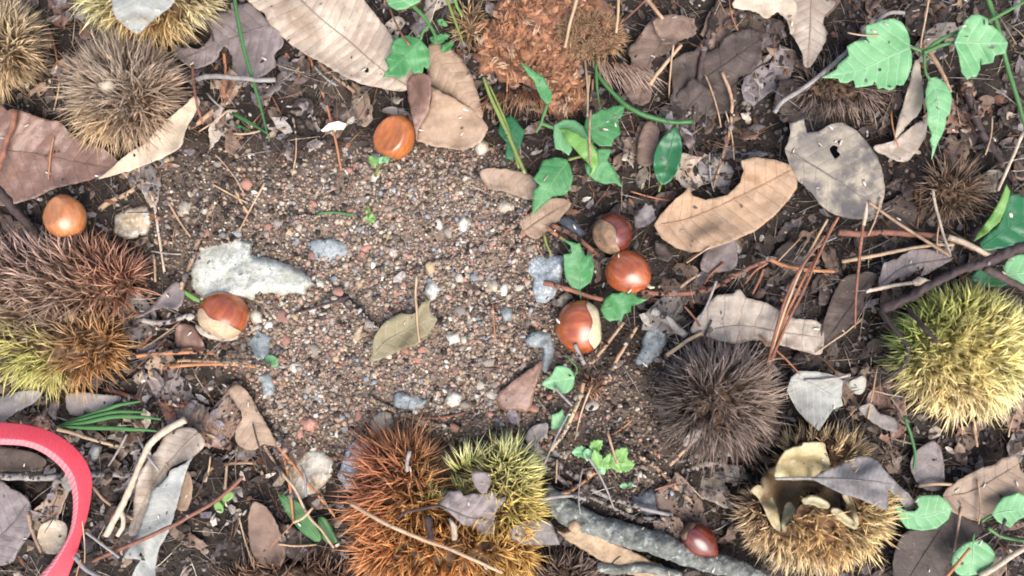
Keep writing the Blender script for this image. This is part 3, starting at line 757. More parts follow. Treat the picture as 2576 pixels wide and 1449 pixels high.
# ------------------------------------------------------------------ chestnuts
chestnut(992, 347, 9, (58, 50, 46), (.35, .85, .10), 'shell_a', 'amber chestnut with a flat face, right of the small tan leaf flap', 'amber chestnut', cap=26, roll=20, tip=.03, flat=((-.30, .10, .95), 30, 1.30), tuft=False)
chestnut(164, 548, 19, (53, 50, 43), (-.2, .93, .1), 'shell_glare', 'orange chestnut behind the spines of the reddish split bur', 'orange chestnut', cap=30, tip=.06, flat=((-.42, .25, .87), 33, .88), tuft=False)
chestnut(562, 793, 10, (60, 62, 48), (.40, .80, -.34), 'shell_b', 'chestnut with a broad tan scar, lying against the large pale stone', 'chestnut with broad tan scar', cap=68, tip=.08, tuft=False)
chestnut(1460, 822, 13, (58, 66, 50), (-.93, -.10, -.16), 'shell_b', 'chestnut with a cream scar on its right side', 'chestnut with cream scar', cap=62, hil='hilum_pale', tip=.08, tuft=False)
chestnut(1578, 684, 14, (58, 53, 46), (.72, -.52, .42), 'shell_b', 'rounded glossy chestnut between the soiled nut and the green leaflet', 'rounded glossy chestnut', cap=38, tip=.10)
chestnut(1541, 588, 11, (52, 52, 44), (.66, .36, -.42), 'shell_c', 'dark red chestnut with a soiled tan scar', 'soiled dark red chestnut', cap=66, hil='dirt', tip=.1, tuft=False)
chestnut(1757, 1357, 9, (50, 38, 34), (.72, -.62, .0), 'shell_c', 'small dark pointed chestnut beside the grey fallen branch', 'small pointed chestnut', cap=46, hil='dirt', tip=.30)

# ------------------------------------------------------------------ burs
GB = (.20, .135, .085); GBt = (.47, .38, .285)
b = bur(305, 228, 'large greyish brown closed bur in the upper left', 'greyish brown bur', [((312, 232, 17), (98, 96, 84))], [(200, 150, (.28, .185, .115)), (400, 300, (.23, .14, .085)), (250, 340, (.27, .16, .075)), (310, 220, (.17, .115, .08))], [(200, 150, (.64, .49, .34)), (400, 300, (.52, .36, .24)), (250, 340, (.58, .40, .21)), (310, 230, (.46, .36, .27))], n=560, per=10, L=76, W=.30, spread=.42)
v, f = tube(P(np.array([262, 268, 276]), np.array([205, 216, 232]), np.array([.042, .0405, .036])), [.0034, .0042, .003], 8, .35); link('stalk', v, f, M['wood_pale'], b)
bur(18, 118, 'tan bur cut off by the left edge of the view', 'tan bur at the left edge', [((-10, 110, 15), (84, 84, 72))], [(20, 30, (.34, .24, .13)), (100, 200, (.24, .14, .065))], [(20, 30, (.58, .45, .28)), (100, 200, (.45, .31, .17))], n=480, per=9, L=66, W=.34, spread=.42)
b = bur(380, -20, 'yellow tan bur at the top with a whitish leaf on it', 'yellow tan bur at the top', [((375, -48, 17), (150, 118, 84))], [(230, 30, (.40, .36, .14)), (360, 90, (.36, .17, .06)), (520, 20, (.40, .29, .12))], [(230, 30, (.62, .57, .30)), (360, 90, (.66, .44, .18)), (520, 20, (.62, .52, .30))], n=560, per=9, L=72, W=.40, spread=.42)
RD = (.17, .075, .05)
b = bur(165, 770, 'reddish brown bur split into two lobes with a yellow-green patch', 'reddish split bur',
    [((140, 706, 10), (205, 84, 60), {'n': 620, 'lean': (-.30, .22)}), ((140, 862, 10), (160, 84, 56), {'n': 480, 'lean': (-.12, .05)}), ((70, 780, 8), (120, 80, 60), {'n': 240, 'lean': (-.3, .3)})],
    [(60, 640, (.20, .10, .075)), (300, 680, (.21, .07, .04)), (230, 900, (.26, .10, .035)), (80, 920, (.30, .28, .07)), (130, 770, (.14, .07, .05))],
    [(60, 640, (.62, .42, .33)), (300, 680, (.52, .27, .17)), (230, 900, (.48, .26, .10)), (80, 920, (.56, .52, .17)), (130, 770, (.46, .32, .24))], per=7, L=72, W=.34, spread=.5)
v, f = tube(P(np.array([176, 180, 182]), np.array([800, 794, 790]), np.array([.014, .020, .0245])), [.0045, .0042, .0022], 9, .3); link('stalk', v, f, M['rot'], b)
tufts(b, [(150, 925, 16, 34, 62, -75, .35, .22, (.40, .38, .08), (.62, .58, .22)), (100, 930, 16, 30, 62, -110, .3, .25, (.36, .32, .07), (.58, .53, .2)), (70, 900, 18, 30, 56, -150, .5, .3, (.34, .30, .07), (.55, .50, .18))])
# orange and green bur
OR = (.27, .095, .03)
b = bur(1130, 1275, 'open bur, rusty orange on the left and yellow-green on the right', 'orange and green bur',
    [((1005, 1250, 10), (72, 130, 56), {'n': 460, 'L': 92, 'lean': (-.35, .12)}), ((1130, 1392, 12), (215, 66, 66), {'n': 640, 'L': 70, 'lean': (0, -.15)}), ((1268, 1250, 11), (72, 118, 62), {'n': 460, 'L': 56, 'lean': (.12, .12)}), ((1120, 1245, 2), (120, 130, 30), {'n': 60, 'L': 30})],
    [(960, 1200, (.24, .085, .045)), (960, 1330, (.26, .10, .04)), (1130, 1400, (.30, .115, .03)), (1290, 1180, (.40, .38, .09)), (1300, 1280, (.40, .27, .06)), (1280, 1340, (.36, .15, .04)), (1060, 1290, (.32, .13, .035)), (1130, 1200, (.10, .055, .03))],
    [(960, 1200, (.66, .26, .13)), (960, 1330, (.68, .28, .11)), (1130, 1400, (.74, .33, .10)), (1290, 1180, (.86, .80, .34)), (1300, 1270, (.74, .58, .18)), (1290, 1350, (.70, .42, .13)), (1060, 1290, (.64, .33, .10)), (1130, 1200, (.25, .15, .07))], per=8, W=.38, spread=.5)
YG, YGt = (.38, .42, .08), (.88, .83, .42); RO, ROt = (.24, .08, .035), (.50, .24, .12)
tufts(b, [(1172, 1168, 16, 22, 86, 95, .5, .22, YG, YGt), (1190, 1160, 16, 16, 84, 70, .5, .22, YG, YGt), (1150, 1180, 16, 12, 74, 125, .5, .2, YG, YGt), (1165, 1240, 16, 14, 66, 100, .7, .25, YG, (.6, .62, .25)), (1182, 1252, 16, 16, 60, 80, .8, .3, YG, (.6, .62, .25)),
          (1082, 1250, 17, 18, 66, 90, .6, .35, (.30, .30, .07), (.68, .66, .28)), (1100, 1262, 17, 14, 60, 60, .6, .3, (.32, .30, .07), (.68, .64, .28)), (1062, 1258, 17, 12, 64, 130, .6, .3, (.32, .24, .06), (.66, .6, .26)),
          (1030, 1150, 14, 22, 92, 98, .45, .25, RO, ROt), (1060, 1155, 14, 20, 84, 75, .5, .25, RO, ROt), (1000, 1155, 14, 20, 90, 120, .4, .22, RO, ROt), (1270, 1150, 17, 26, 76, 78, .5, .3, YG, YGt), (1315, 1170, 17, 26, 66, 40, .5, .3, YG, (.66, .62, .3))])
# yellow-green bur at the right
bur(2410, 890, 'bright yellow-green bur at the right under a dark twig', 'yellow-green bur', [((2425, 890, 19), (158, 138, 96), {'lean': (.02, -.08)})],
    [(2270, 840, (.26, .32, .06)), (2330, 780, (.32, .35, .06)), (2400, 740, (.36, .35, .07)), (2430, 1000, (.46, .29, .10)), (2350, 970, (.40, .27, .08)), (2520, 880, (.54, .42, .11)), (2440, 900, (.46, .33, .09)), (2540, 1000, (.56, .48, .18))],
    [(2270, 840, (.52, .60, .18)), (2330, 780, (.60, .62, .18)), (2400, 760, (.68, .64, .2)), (2420, 1000, (.88, .70, .38)), (2350, 960, (.82, .66, .32)), (2520, 880, (.90, .80, .34)), (2430, 900, (.84, .68, .26)), (2540, 1000, (.78, .74, .38))], n=900, per=9, L=56, W=.36, spread=.5, huskc=(.30, .24, .08))
# dark bur
bur(1800, 1005, 'dark greyish brown closed bur right of the long blue-grey stone', 'dark brown bur', [((1806, 1008, 16), (98, 96, 82))],
    [(1700, 1010, (.055, .042, .034)), (1800, 900, (.11, .08, .062)), (1900, 1000, (.15, .10, .072)), (1860, 1110, (.09, .062, .05))], [(1700, 1010, (.17, .13, .10)), (1800, 900, (.34, .26, .22)), (1900, 1000, (.38, .28, .21)), (1860, 1110, (.24, .17, .14))], n=520, per=9, L=80, W=.28, spread=.38)
# open tan bur with pale inner walls
OPEN = C(1792.4, 1037.7, .2839, [(560, 470), (640, 340), (800, 260), (1000, 265), (1050, 420), (1060, 480), (1180, 600), (1250, 730), (1300, 900), (1290, 1030), (1180, 990), (1040, 860), (900, 800), (790, 780), (730, 880), (650, 1060), (590, 1060), (480, 940), (400, 760), (350, 660), (420, 620)])
b = bur(2050, 1270, 'tan bur burst open, cream walls inside and a grey leaf on top', 'open tan bur', [((2052, 1292, 16), (180, 118, 92)), ((2062, 1160, 10), (105, 62, 62), {'n': 300, 'lean': (.05, .2), 'L': 50})],
    [(1870, 1250, (.30, .17, .08)), (2050, 1350, (.34, .20, .08)), (2060, 1120, (.26, .15, .07)), (2200, 1330, (.38, .25, .09)), (2000, 1420, (.42, .30, .13))], [(1870, 1250, (.66, .46, .27)), (2050, 1350, (.72, .45, .19)), (2060, 1120, (.70, .50, .26)), (2200, 1330, (.76, .57, .27)), (2000, 1420, (.80, .62, .36))],
    n=760, per=8, L=52, W=.36, spread=.5, skip=OPEN, huskc=(.13, .07, .035))
c2 = lambda p: C(1792.4, 1037.7, .2839, p)
cup_ = c2([(560, 500), (580, 440), (640, 350), (720, 310), (795, 300), (800, 268), (990, 268), (1000, 330), (1040, 430), (1040, 490), (950, 530), (900, 575), (760, 600), (570, 590)])
blade('valve', cup_, 'membrane', zc=[(1953, 1185, 32), (1990, 1165, 24), (2020, 1195, 20), (2060, 1116, 38), (2085, 1160, 34), (2020, 1115, 38), (1975, 1140, 36), (1965, 1205, 30), (2050, 1185, 27)], vein=0, parent=b, wav=.8, jag=1.6, res=5, thick=.8)
blade('valve', c2([(345, 690), (400, 640), (430, 650), (545, 760), (590, 930), (602, 1052), (560, 1040), (490, 930), (440, 800)]), 'membrane', zc=[(1895, 1230, 36), (1945, 1250, 24), (1960, 1335, 30), (1925, 1290, 36)], vein=0, parent=b, wav=.8, jag=1.4, res=5, thick=.7)
blade('valve', c2([(640, 830), (700, 800), (745, 890), (700, 970), (640, 1062), (608, 1000)]), 'membrane', zc=[(1980, 1280, 26), (1995, 1300, 31), (1970, 1335, 33)], vein=0, parent=b, wav=.3, jag=.6, res=6, thick=1.0)
blade('valve', c2([(795, 765), (900, 748), (1000, 780), (1048, 825), (1022, 852), (900, 818), (810, 815)]), 'membrane', z=41, vein=0, parent=b, wav=.8, jag=1.8, res=4, thick=1.4)
blade('valve', c2([(1050, 880), (1110, 848), (1210, 930), (1290, 1000), (1268, 1038), (1180, 985)]), 'membrane', z=40, vein=0, parent=b, wav=.8, jag=1.8, res=4, thick=1.4)
blade('valve', c2([(1150, 735), (1215, 740), (1292, 950), (1284, 1005), (1230, 880)]), 'membrane', zc=[(2125, 1248, 30), (2158, 1315, 39)], vein=0, parent=b, wav=.3, jag=.6, res=5, thick=1.0)
blade('chamber', c2([(420, 640), (560, 480), (1040, 480), (1180, 640), (1250, 740), (1290, 1000), (1100, 900), (900, 800), (780, 790), (640, 1050), (580, 1030), (500, 850)]), 'lining', zc=[(1912, 1220, 31), (1951, 1174, 18), (2088, 1174, 19), (2150, 1250, 31), (2158, 1322, 31), (2048, 1265, 25), (1970, 1335, 26), (1985, 1225, 9), (2040, 1215, 8), (2100, 1250, 11)], vein=0, parent=b, wav=2, res=8, om=False)
# rotting orange bur at the top
OM = C(1163.5, 0, .2257, [(330, 60), (380, 20), (470, -90), (1000, -90), (1260, -60), (1500, -40), (1690, 100), (1700, 300), (1640, 560), (1500, 610), (1300, 600), (1280, 700), (1370, 850), (1380, 1100), (1250, 1290), (1100, 1330), (950, 1180), (720, 1000), (520, 960), (350, 800), (180, 830), (130, 640), (150, 450), (200, 320), (280, 250), (340, 200)])
mo, bo, Lo = newmat('rotting_bur_wall')
vv = nd(mo, 'ShaderNodeTexCoord').outputs['Object']; mp = nd(mo, 'ShaderNodeMapping'); mp.inputs['Scale'].default_value = (1, .28, 1); Lo(vv, mp.inputs[0])
nf = noise(mo, 420, 5, vec=mp.outputs[0]); nb = noise(mo, 45, 4); nb2 = noise(mo, 75, 4, w=orand(mo))
cc = mix(mo, ramp(mo, nb, .38, .62), (.42, .20, .11), (.20, .095, .055)); cc = mix(mo, ramp(mo, nb2, .54, .68), cc, (.42, .27, .22))
cc = mix(mo, mul(mo, ramp(mo, nf, .5, .72), .8), cc, (.12, .06, .035)); cc = mix(mo, mul(mo, ramp(mo, nf, .42, .28), .6), cc, (.52, .32, .19))
Lo(cc, bo.inputs['Base Color']); bo.inputs['Roughness'].default_value = .8; bo.inputs['Specular IOR Level'].default_value = .25; bump(mo, bo, nf, .8, .0016); M['rotbur'] = mo
rb = rock(OM, 'rotbur', 15, 'rotting orange bur flattened open at the top of the view', 'rotting orange bur', name='chestnut_bur', base=0, cat='chestnut bur', planes=3, res=6, rough=3.5, smooth=True, group='spiny chestnut burs on the ground')
tufts(rb, [(x_, y_, 17 + rnd.uniform(-3, 4), 8, rnd.uniform(15, 36), rnd.gauss(-92, 34), .1, .2, *rnd.choice([((.34, .15, .07), (.50, .26, .15)), ((.22, .10, .055), (.36, .19, .11)), ((.44, .25, .15), (.60, .42, .28)), ((.15, .075, .045), (.27, .14, .085))]))
            for x_, y_ in [(rnd.uniform(1195, 1550), rnd.uniform(0, 280)) for k in range(90)] if inside(OM, np.array([x_]), np.array([y_ + 12]))[0]], W=.55)
hm_rot = hmap.copy()
DK, DKt = (.20, .10, .05), (.44, .29, .19)
tufts(rb, [(1490 + 42 * math.cos(t) * 1.4, 92 - 42 * math.sin(t), 17, 34, 40, math.degrees(t), 1.2, .5, (.22, .12, .06), (.42, .26, .14)) for t in np.arange(0, 6.2, .38)] +
      [(1480 + rnd.uniform(-60, 60), 85 + rnd.uniform(-40, 45), 19, 26, 30, rnd.uniform(200, 340), 1.5, .6, (.20, .12, .07), (.40, .26, .15)) for k in range(26)], W=.34)
tufts(rb, [(1500 + 22 * k, 150 + 4 * k, 12, 9, 95, -65 + 5 * k, .02, .16, (.26, .15, .10), (.48, .36, .28)) for k in range(6)] +
      [(1235 + 24 * k, 228 + 5 * abs(k - 3), 8, 16, 70, -118 + 9 * k, .25, .3, (.16, .07, .035), (.36, .20, .11)) for k in range(8)], W=.42)
# smaller, darker burs
bur(2390, 490, 'small dark brown bur half buried right of the spotted grey leaf', 'small dark bur on the right', [((2395, 478, 4), (56, 50, 46))], [(2390, 480, (.085, .05, .033))], [(2390, 480, (.30, .20, .13))], n=170, per=7, L=58, W=.30, spread=.5)
bur(2105, 235, 'dark bur hidden behind the largest pale green leaf', 'dark bur behind green leaf', [((2105, 220, 0), (88, 40, 42), {'lean': (0, -.35)})], [(2105, 240, (.07, .045, .034))], [(2105, 240, (.26, .19, .15))], n=190, per=7, L=64, W=.30, spread=.4)
bur(1420, 1440, 'blackish bur at the bottom beside the fallen branch', 'blackish bur at the bottom', [((1415, 1462, 2), (72, 46, 46))], [(1420, 1440, (.075, .045, .036))], [(1420, 1440, (.30, .21, .16))], n=170, per=8, L=64, W=.34, spread=.4)
bur(720, 1470, 'dark reddish bur at the bottom edge, left of the orange bur', 'dark reddish bur at the bottom', [((720, 1470, -2), (170, 56, 44))], [(720, 1440, (.13, .06, .04))], [(720, 1440, (.32, .20, .13))], n=260, per=7, L=56, W=.32, spread=.5)
bur(1488, 965, 'little reddish brown husk scrap above the green round leaf', 'little reddish husk', [((1490, 972, 2), (26, 24, 24))], [(1490, 970, (.18, .085, .05))], [(1490, 970, (.36, .21, .14))], n=90, per=6, L=20, W=.28, spread=.6)
bur(1190, 55, 'small tan spiny husk left of the rotting orange bur', 'small tan husk', [((1180, 60, 3), (30, 38, 34))], [(1190, 60, (.26, .15, .07))], [(1190, 60, (.48, .33, .18))], n=90, per=6, L=40, W=.34, spread=.6)
# ------------------------------------------------------------------ dead leaves
dl = lambda out, mat, label, lm=None, **kw: blade('dead_leaf', out, mat, label=label, lm=lm, **kw)
dl([(430, 130), (440, 112), (470, 118), (492, 52), (560, 28), (625, 8), (652, 28), (685, 62), (714, 108), (690, 136), (693, 166), (642, 196), (590, 182), (582, 140), (562, 118), (540, 152), (500, 172), (466, 162)], 'purple',
   'torn purplish grey leaf between two burs and the big striped leaf', 'torn purplish grey leaf', rib=[(690, 60), (600, 90), (500, 130)], z=7, cup=-1.5, vein=30, wav=1.6, jag=2.5, hole=[(482, 72), (520, 62), (530, 90), (500, 122), (470, 110)])
dl(T(0, 0, [(-60, 830), (60, 830), (140, 832), (350, 900), (450, 922), (530, 1000), (640, 1080), (770, 1120), (890, 1220), (860, 1290), (640, 1370), (400, 1430), (200, 1510), (-60, 1500)]), 'red', 'reddish brown leaf under the large greyish brown bur', 'reddish brown leaf',
   rib=T(0, 0, [(-60, 1130), (250, 1160), (500, 1210), (860, 1275)]), zc=[(0, 280, 10), (0, 500, 5), (150, 390, 5), (290, 400, 9)], vein=34, corr=.5, cup=2)
dl(T(0, 0, [(1478, 720), (1502, 800), (1405, 965), (1362, 1100), (1250, 1182), (1100, 1242), (900, 1312), (740, 1352), (850, 1262), (960, 1162), (1080, 1092), (1160, 1002), (1290, 882), (1400, 790)]), 'cream', 'narrow pale beige leaf rising from the greyish brown bur to a point', 'narrow pale beige leaf',
   zc=[(490, 250, 27), (400, 330, 19), (300, 420, 9), (460, 310, 20)], vein=0, cup=2, jag=1.6)
dl(T(1, 0, [(-60, -50), (0, 62), (62, 100), (105, 182), (215, 290), (330, 382), (480, 462), (640, 560), (800, 632), (960, 672), (1080, 690), (1180, 662), (1200, 560), (1150, 440), (1062, 360), (1000, 240), (902, 110), (820, 0), (780, -60), (400, -110)]), 'bleach',
   'large pale leaf with clear side veins running from the top edge to the green leaf', 'big striped leaf', rib=T(1, 0, [(270, -90), (340, 0), (500, 150), (690, 300), (850, 440), (1000, 560), (1160, 655)]), zc=[(650, 30, 10), (720, 120, 8), (870, 170, 11), (1000, 220, 9), (800, 0, 20), (920, 0, 13), (980, 110, 12)], vein=25, slope=-.25, corr=.7, wav=1.3, hole=T(1, 0, [(820, 515), (845, 510), (850, 545), (828, 550)]))
dl(T(1, 0, [(1305, 345), (1400, 330), (1530, 420), (1600, 520), (1650, 640), (1710, 880), (1600, 815), (1480, 735), (1320, 640), (1290, 480)]), 'tan', 'dusty tan leaf between the green leaf and the rotting orange bur', 'dusty tan leaf', z=7, vein=30, cup=-1)
dl(T(1, 0, [(1320, 650), (1335, 660), (1500, 745), (1620, 825), (1700, 880), (1752, 960), (1705, 1060), (1640, 1112), (1550, 1132), (1350, 1102), (1215, 1065), (1232, 960), (1300, 860), (1322, 740)]), 'tan', 'smooth folded tan leaf right of the amber chestnut', 'folded tan leaf',
   rib=None, zc=[(1085, 225, 17), (1080, 300, 11), (1060, 350, 9), (1200, 290, 8), (1170, 370, 7)], vein=0, wav=1.4, smooth=False)
dl(T(1, 0, [(1150, 590), (1142, 700), (1172, 850), (1200, 980), (1215, 1062), (1234, 955), (1300, 858), (1318, 740), (1318, 650), (1320, 580), (1240, 550)]), 'red', 'small reddish flap of leaf touching the amber chestnut', 'reddish leaf flap', zc=[(1030, 240, 10), (1083, 225, 18), (1080, 300, 12), (1050, 350, 9)], vein=0)
dl(T(0, 0, [(835, -90), (842, 10), (852, 82), (892, 150), (962, 212), (1030, 252), (1120, 182), (1220, 102), (1300, 30), (1330, -60), (1200, -100)]), 'silver', 'whitish grey leaf tip lying on the yellow tan bur', 'whitish leaf tip', rib=T(0, 0, [(1060, -90), (1030, 250)]), zc=[(280, 0, 46), (345, 80, 37), (435, 0, 46), (360, 0, 50)], vein=24, corr=.3)
dl([(1645, 566), (1662, 540), (1700, 500), (1720, 486), (1734, 466), (1742, 492), (1775, 503), (1830, 491), (1862, 460), (1871, 430), (1864, 405), (1900, 395), (1950, 402), (1988, 415), (2006, 445), (2005, 472), (1985, 502), (1950, 541), (1900, 582), (1830, 611), (1770, 631), (1740, 636), (1700, 623), (1665, 600)], 'orange',
   'curled tan leaf with a big bite out of its upper edge', 'bitten tan leaf', rib=[(1648, 568), (1740, 548), (1870, 490), (1996, 425)], zc=[(1650, 568, 10), (1760, 540, 10), (1790, 620, 17), (1900, 400, 20), (1990, 440, 15), (1870, 490, 11), (1734, 470, 17)], vein=30, slope=.5, corr=.7, smooth=False, jag=.8)
dl([(1975, 372), (1990, 335), (1985, 310), (2022, 300), (2030, 335), (2060, 330), (2090, 312), (2120, 309), (2150, 325), (2180, 356), (2206, 390), (2223, 440), (2226, 484), (2216, 523), (2186, 550), (2145, 551), (2119, 546), (2085, 533), (2059, 511), (2039, 484), (2018, 464), (2000, 446), (1985, 412)], 'spot',
   'grey spotted leaf with a small hole and a long stalk', 'spotted grey leaf', rib=[(1990, 385), (2060, 425), (2130, 470), (2190, 510)], zc=[(1980, 380, 15), (2100, 320, 13), (2220, 470, 10), (2100, 540, 10), (2090, 430, 15)], vein=36, corr=.4, hole=[(2087, 375), (2097, 365), (2108, 370), (2106, 379), (2114, 388), (2102, 399), (2094, 390)], jag=1.8, smooth=False,
   petiole=([(2185, 508, 11), (2250, 555, 12), (2320, 600, 14), (2392, 645, 16)], 4.2, 'wood_tan'))
dl([(1738, 832), (1770, 780), (1800, 745), (1842, 738), (1860, 727), (1882, 750), (1920, 760), (1960, 780), (2000, 800), (2066, 815), (2066, 890), (2010, 881), (1950, 866), (1900, 855), (1850, 865), (1790, 850)], 'bleach', 'pale leaf piece behind the dark brown bur', 'pale leaf behind dark bur', rib=[(1740, 838), (1860, 820), (1980, 838), (2066, 850)], z=7, vein=40, corr=.8, slope=.2)
dl([(1980, 982), (1990, 950), (2010, 933), (2060, 935), (2100, 945), (2121, 958), (2116, 1000), (2121, 1020), (2096, 1031), (2076, 1060), (2061, 1084), (2030, 1060), (2004, 1030)], 'silver', 'small silvery grey leaf right of the dark brown bur', 'silvery grey leaf', rib=[(1990, 948), (2040, 965), (2085, 990), (2121, 1010)], zc=[(1985, 960, 13), (2060, 1080, 14), (2120, 980, 10)], vein=20, corr=.35, smooth=False, jag=.8)
dl(T(3, 2, [(330, 715), (385, 680), (500, 628), (600, 580), (680, 545), (760, 548), (830, 580), (872, 640), (930, 702), (985, 760), (1062, 830), (1122, 900), (1102, 932), (1050, 955), (980, 860), (905, 790), (905, 960), (830, 930), (702, 870), (560, 830), (460, 780)]), 'grey',
   'pointed grey leaf with close veins lying on the open tan bur', 'grey leaf on the open bur', rib=T(3, 2, [(330, 712), (500, 715), (700, 728), (860, 745), (980, 775), (1105, 905)]), zc=[(2050, 1205, 40), (2200, 1210, 33), (2160, 1150, 27), (2200, 1275, 36), (2300, 1270, 14), (2120, 1240, 40)], vein=12.5, slope=.25, corr=.45, smooth=False, jag=.7,
   petiole=([(1950, 1204, 38), (2000, 1203, 39), (2045, 1203, 40)], 4, 'wood_grey'))
dl(T(3, 2, [(1320, 842), (1420, 740), (1560, 660), (1640, 625), (1700, 612), (1775, 560), (1880, 548), (1905, 640), (1945, 700), (1945, 850), (1860, 880), (1780, 900), (1700, 985), (1600, 1035), (1480, 1005), (1385, 960)]), 'tan', 'warm brown leaf at the right edge above the round green leaf', 'warm brown leaf', rib=T(3, 2, [(1340, 850), (1560, 800), (1900, 600)]), zc=[(2400, 1300, 8), (2540, 1210, 14), (2480, 1330, 7)], vein=34)
dl(T(3, 2, [(1390, 925), (1490, 1000), (1600, 1050), (1620, 1110), (1520, 1190), (1420, 1250), (1360, 1449), (1320, 1560), (980, 1560), (950, 1300), (1040, 1120), (1200, 1100), (1330, 1050)]), 'dark', 'large dark brown smooth leaf in the lower right corner', 'large dark brown leaf', rib=T(3, 2, [(1400, 960), (1200, 1250), (1020, 1540)]), z=4, vein=60, corr=.3, wav=1.2)
dl(T(0, 2, [(1290, 350), (1380, 328), (1465, 338), (1545, 430), (1532, 482), (1440, 560), (1282, 640), (1242, 740), (1172, 800), (1132, 880), (1112, 980), (1062, 1082), (1042, 1132), (970, 1135), (1000, 960), (1020, 820), (1052, 680), (1100, 600), (1180, 500), (1240, 400)]), 'bleach', 'greyish brown half of the curled leaf beside the forked pale stick', 'curled greyish brown leaf',
   rib=T(0, 2, [(1480, 380), (1250, 620), (1080, 900), (1000, 1120)]), zc=[(430, 1100, 14), (500, 1110, 16), (360, 1300, 8), (420, 1200, 10), (350, 1180, 20)], vein=22, corr=.5)
dl(T(0, 2, [(1460, 540), (1410, 640), (1352, 850), (1312, 1000), (1262, 1130), (1202, 1250), (1175, 1380), (1160, 1500), (1000, 1500), (1020, 1390), (1062, 1332), (1010, 1322), (930, 1312), (980, 1220), (1052, 1100), (1100, 960), (1152, 800), (1200, 770), (1272, 690), (1290, 650), (1380, 612)]), 'silver', 'pale grey-green folded leaf underside at the lower left', 'pale grey-green leaf', zc=[(485, 1145, 21), (430, 1230, 17), (370, 1400, 12), (340, 1400, 20), (440, 1310, 11)], vein=18, corr=.3, jag=1.4)
dl(T(0, 2, [(1405, 660), (1440, 700), (1452, 760), (1442, 880), (1392, 962), (1330, 935), (1345, 850)]), 'tan', 'small tan leaf end showing behind the pale grey-green leaf', None, z=6, vein=0)
dl([(575, 980), (602, 968), (632, 1000), (660, 1050), (680, 1085), (696, 1120), (660, 1118), (640, 1132), (600, 1122), (592, 1085), (610, 1050), (590, 1012)], 'tan', 'ragged tan grey leaf at the lower left of the gravel', 'ragged tan grey leaf', z=5, vein=26, jag=2.0)
dl(T(1, 1, [(858, 1272), (880, 1200), (878, 1135), (920, 1050), (970, 990), (1030, 940), (1100, 914), (1188, 922), (1222, 880), (1270, 830), (1312, 818), (1312, 900), (1366, 960), (1342, 1010), (1290, 1082), (1242, 1110), (1226, 1150), (1130, 1180), (1020, 1222), (930, 1270)]), 'olive', 'olive tan leaf lying on the middle of the gravel', 'olive leaf', rib=T(1, 1, [(865, 1262), (980, 1130), (1120, 1050), (1250, 980), (1350, 955)]), zc=[(935, 900, 7), (1000, 800, 8), (1080, 770, 10), (1040, 860, 9), (1010, 840, 5)], vein=30, corr=.35)
c1 = lambda p: C(880.5, 1037.7, .2839, p)
dl(c1([(770, 820), (800, 780), (870, 700), (980, 690), (1000, 740), (1100, 720), (1200, 730), (1280, 700), (1310, 780), (1390, 740), (1380, 790), (1310, 850), (1280, 900), (1270, 990), (1290, 1070), (1180, 1080), (1100, 1020), (1000, 1000), (900, 900)]), 'purple', 'torn lilac grey leaf with a dark stalk lying on the orange and green bur', 'lilac grey leaf on the bur', rib=c1([(770, 825), (900, 870), (1050, 930), (1270, 960)]), zc=[(1100, 1270, 33), (1170, 1240, 29), (1250, 1270, 30), (1240, 1340, 27)], vein=28, smooth=False, jag=2.0,
   petiole=([(1000, 1305, 36), (1020, 1290, 36), (1060, 1280, 35), (1105, 1272, 33)], 4.5, 'wood_dark'))
dl(T(2, 2, [(-10, 1095), (80, 1050), (200, 1028), (292, 1040), (330, 1120), (362, 1212), (250, 1216), (100, 1212), (0, 1170)]), 'grey', 'pale grey torn leaf end between the orange bur and the fallen branch', 'pale grey torn leaf', zc=[(1290, 1350, 26), (1400, 1370, 12), (1350, 1340, 18)], vein=26, smooth=False, jag=1.6)
dl(C(880.5, 1037.7, .2839, [(1080, 540), (1160, 530), (1240, 540), (1250, 620), (1190, 720), (1130, 680), (1090, 620)]), 'purple', 'scrap of lilac grey leaf in the green spines of the orange bur', None, z=31, vein=0, jag=2)
dl([(1250, 997), (1290, 960), (1332, 930), (1366, 908), (1352, 960), (1342, 1002), (1330, 1034), (1290, 1031), (1262, 1030)], 'red', 'pinkish grey leaf fragment at the right rim of the gravel', 'pinkish leaf fragment', z=6, vein=20)
dl(T(2, 1, [(60, 205), (150, 150), (262, 60), (390, 50), (442, 90), (382, 182), (300, 262), (205, 345), (150, 345), (80, 285)]), 'tan', 'tan brown leaf piece under the lowest green leaf of the centre seedling', 'tan leaf under seedling', z=6, vein=22, rib=T(2, 1, [(90, 300), (230, 200), (430, 80)]))
dl([(1208, 432), (1258, 424), (1332, 438), (1352, 470), (1332, 502), (1270, 482), (1228, 472)], 'tan', 'dull brown leaf at the top right of the gravel', 'dull brown leaf', z=4.5, vein=24)
dl(T(3, 1, [(838, 642), (880, 530), (980, 500), (1092, 430), (1200, 430), (1320, 460), (1402, 500), (1330, 545), (1232, 602), (1150, 642), (1182, 560), (1120, 602), (1012, 672), (990, 640), (900, 702), (842, 722)]), 'purple', 'torn lilac grey leaf above the yellow-green bur', 'torn lilac leaf', z=12, vein=24, smooth=False, jag=2, rib=T(3, 1, [(850, 690), (1050, 560), (1390, 500)]))
dl(T(3, 1, [(580, 640), (680, 620), (760, 600), (832, 640), (742, 760), (722, 850), (640, 990), (562, 1090), (452, 1132), (405, 1190), (405, 1050), (460, 860), (520, 722)]), 'dark', 'dark olive brown leaf left of the yellow-green bur', 'dark olive brown leaf', z=6, vein=40, rib=T(3, 1, [(790, 620), (600, 900), (410, 1160)]))
dl(T(3, 2, [(690, 180), (780, 148), (832, 210), (962, 270), (985, 362), (900, 352), (820, 312), (720, 232)]), 'grey', 'small pale grey leaf below the spines of the yellow-green bur', None, z=8, vein=22)
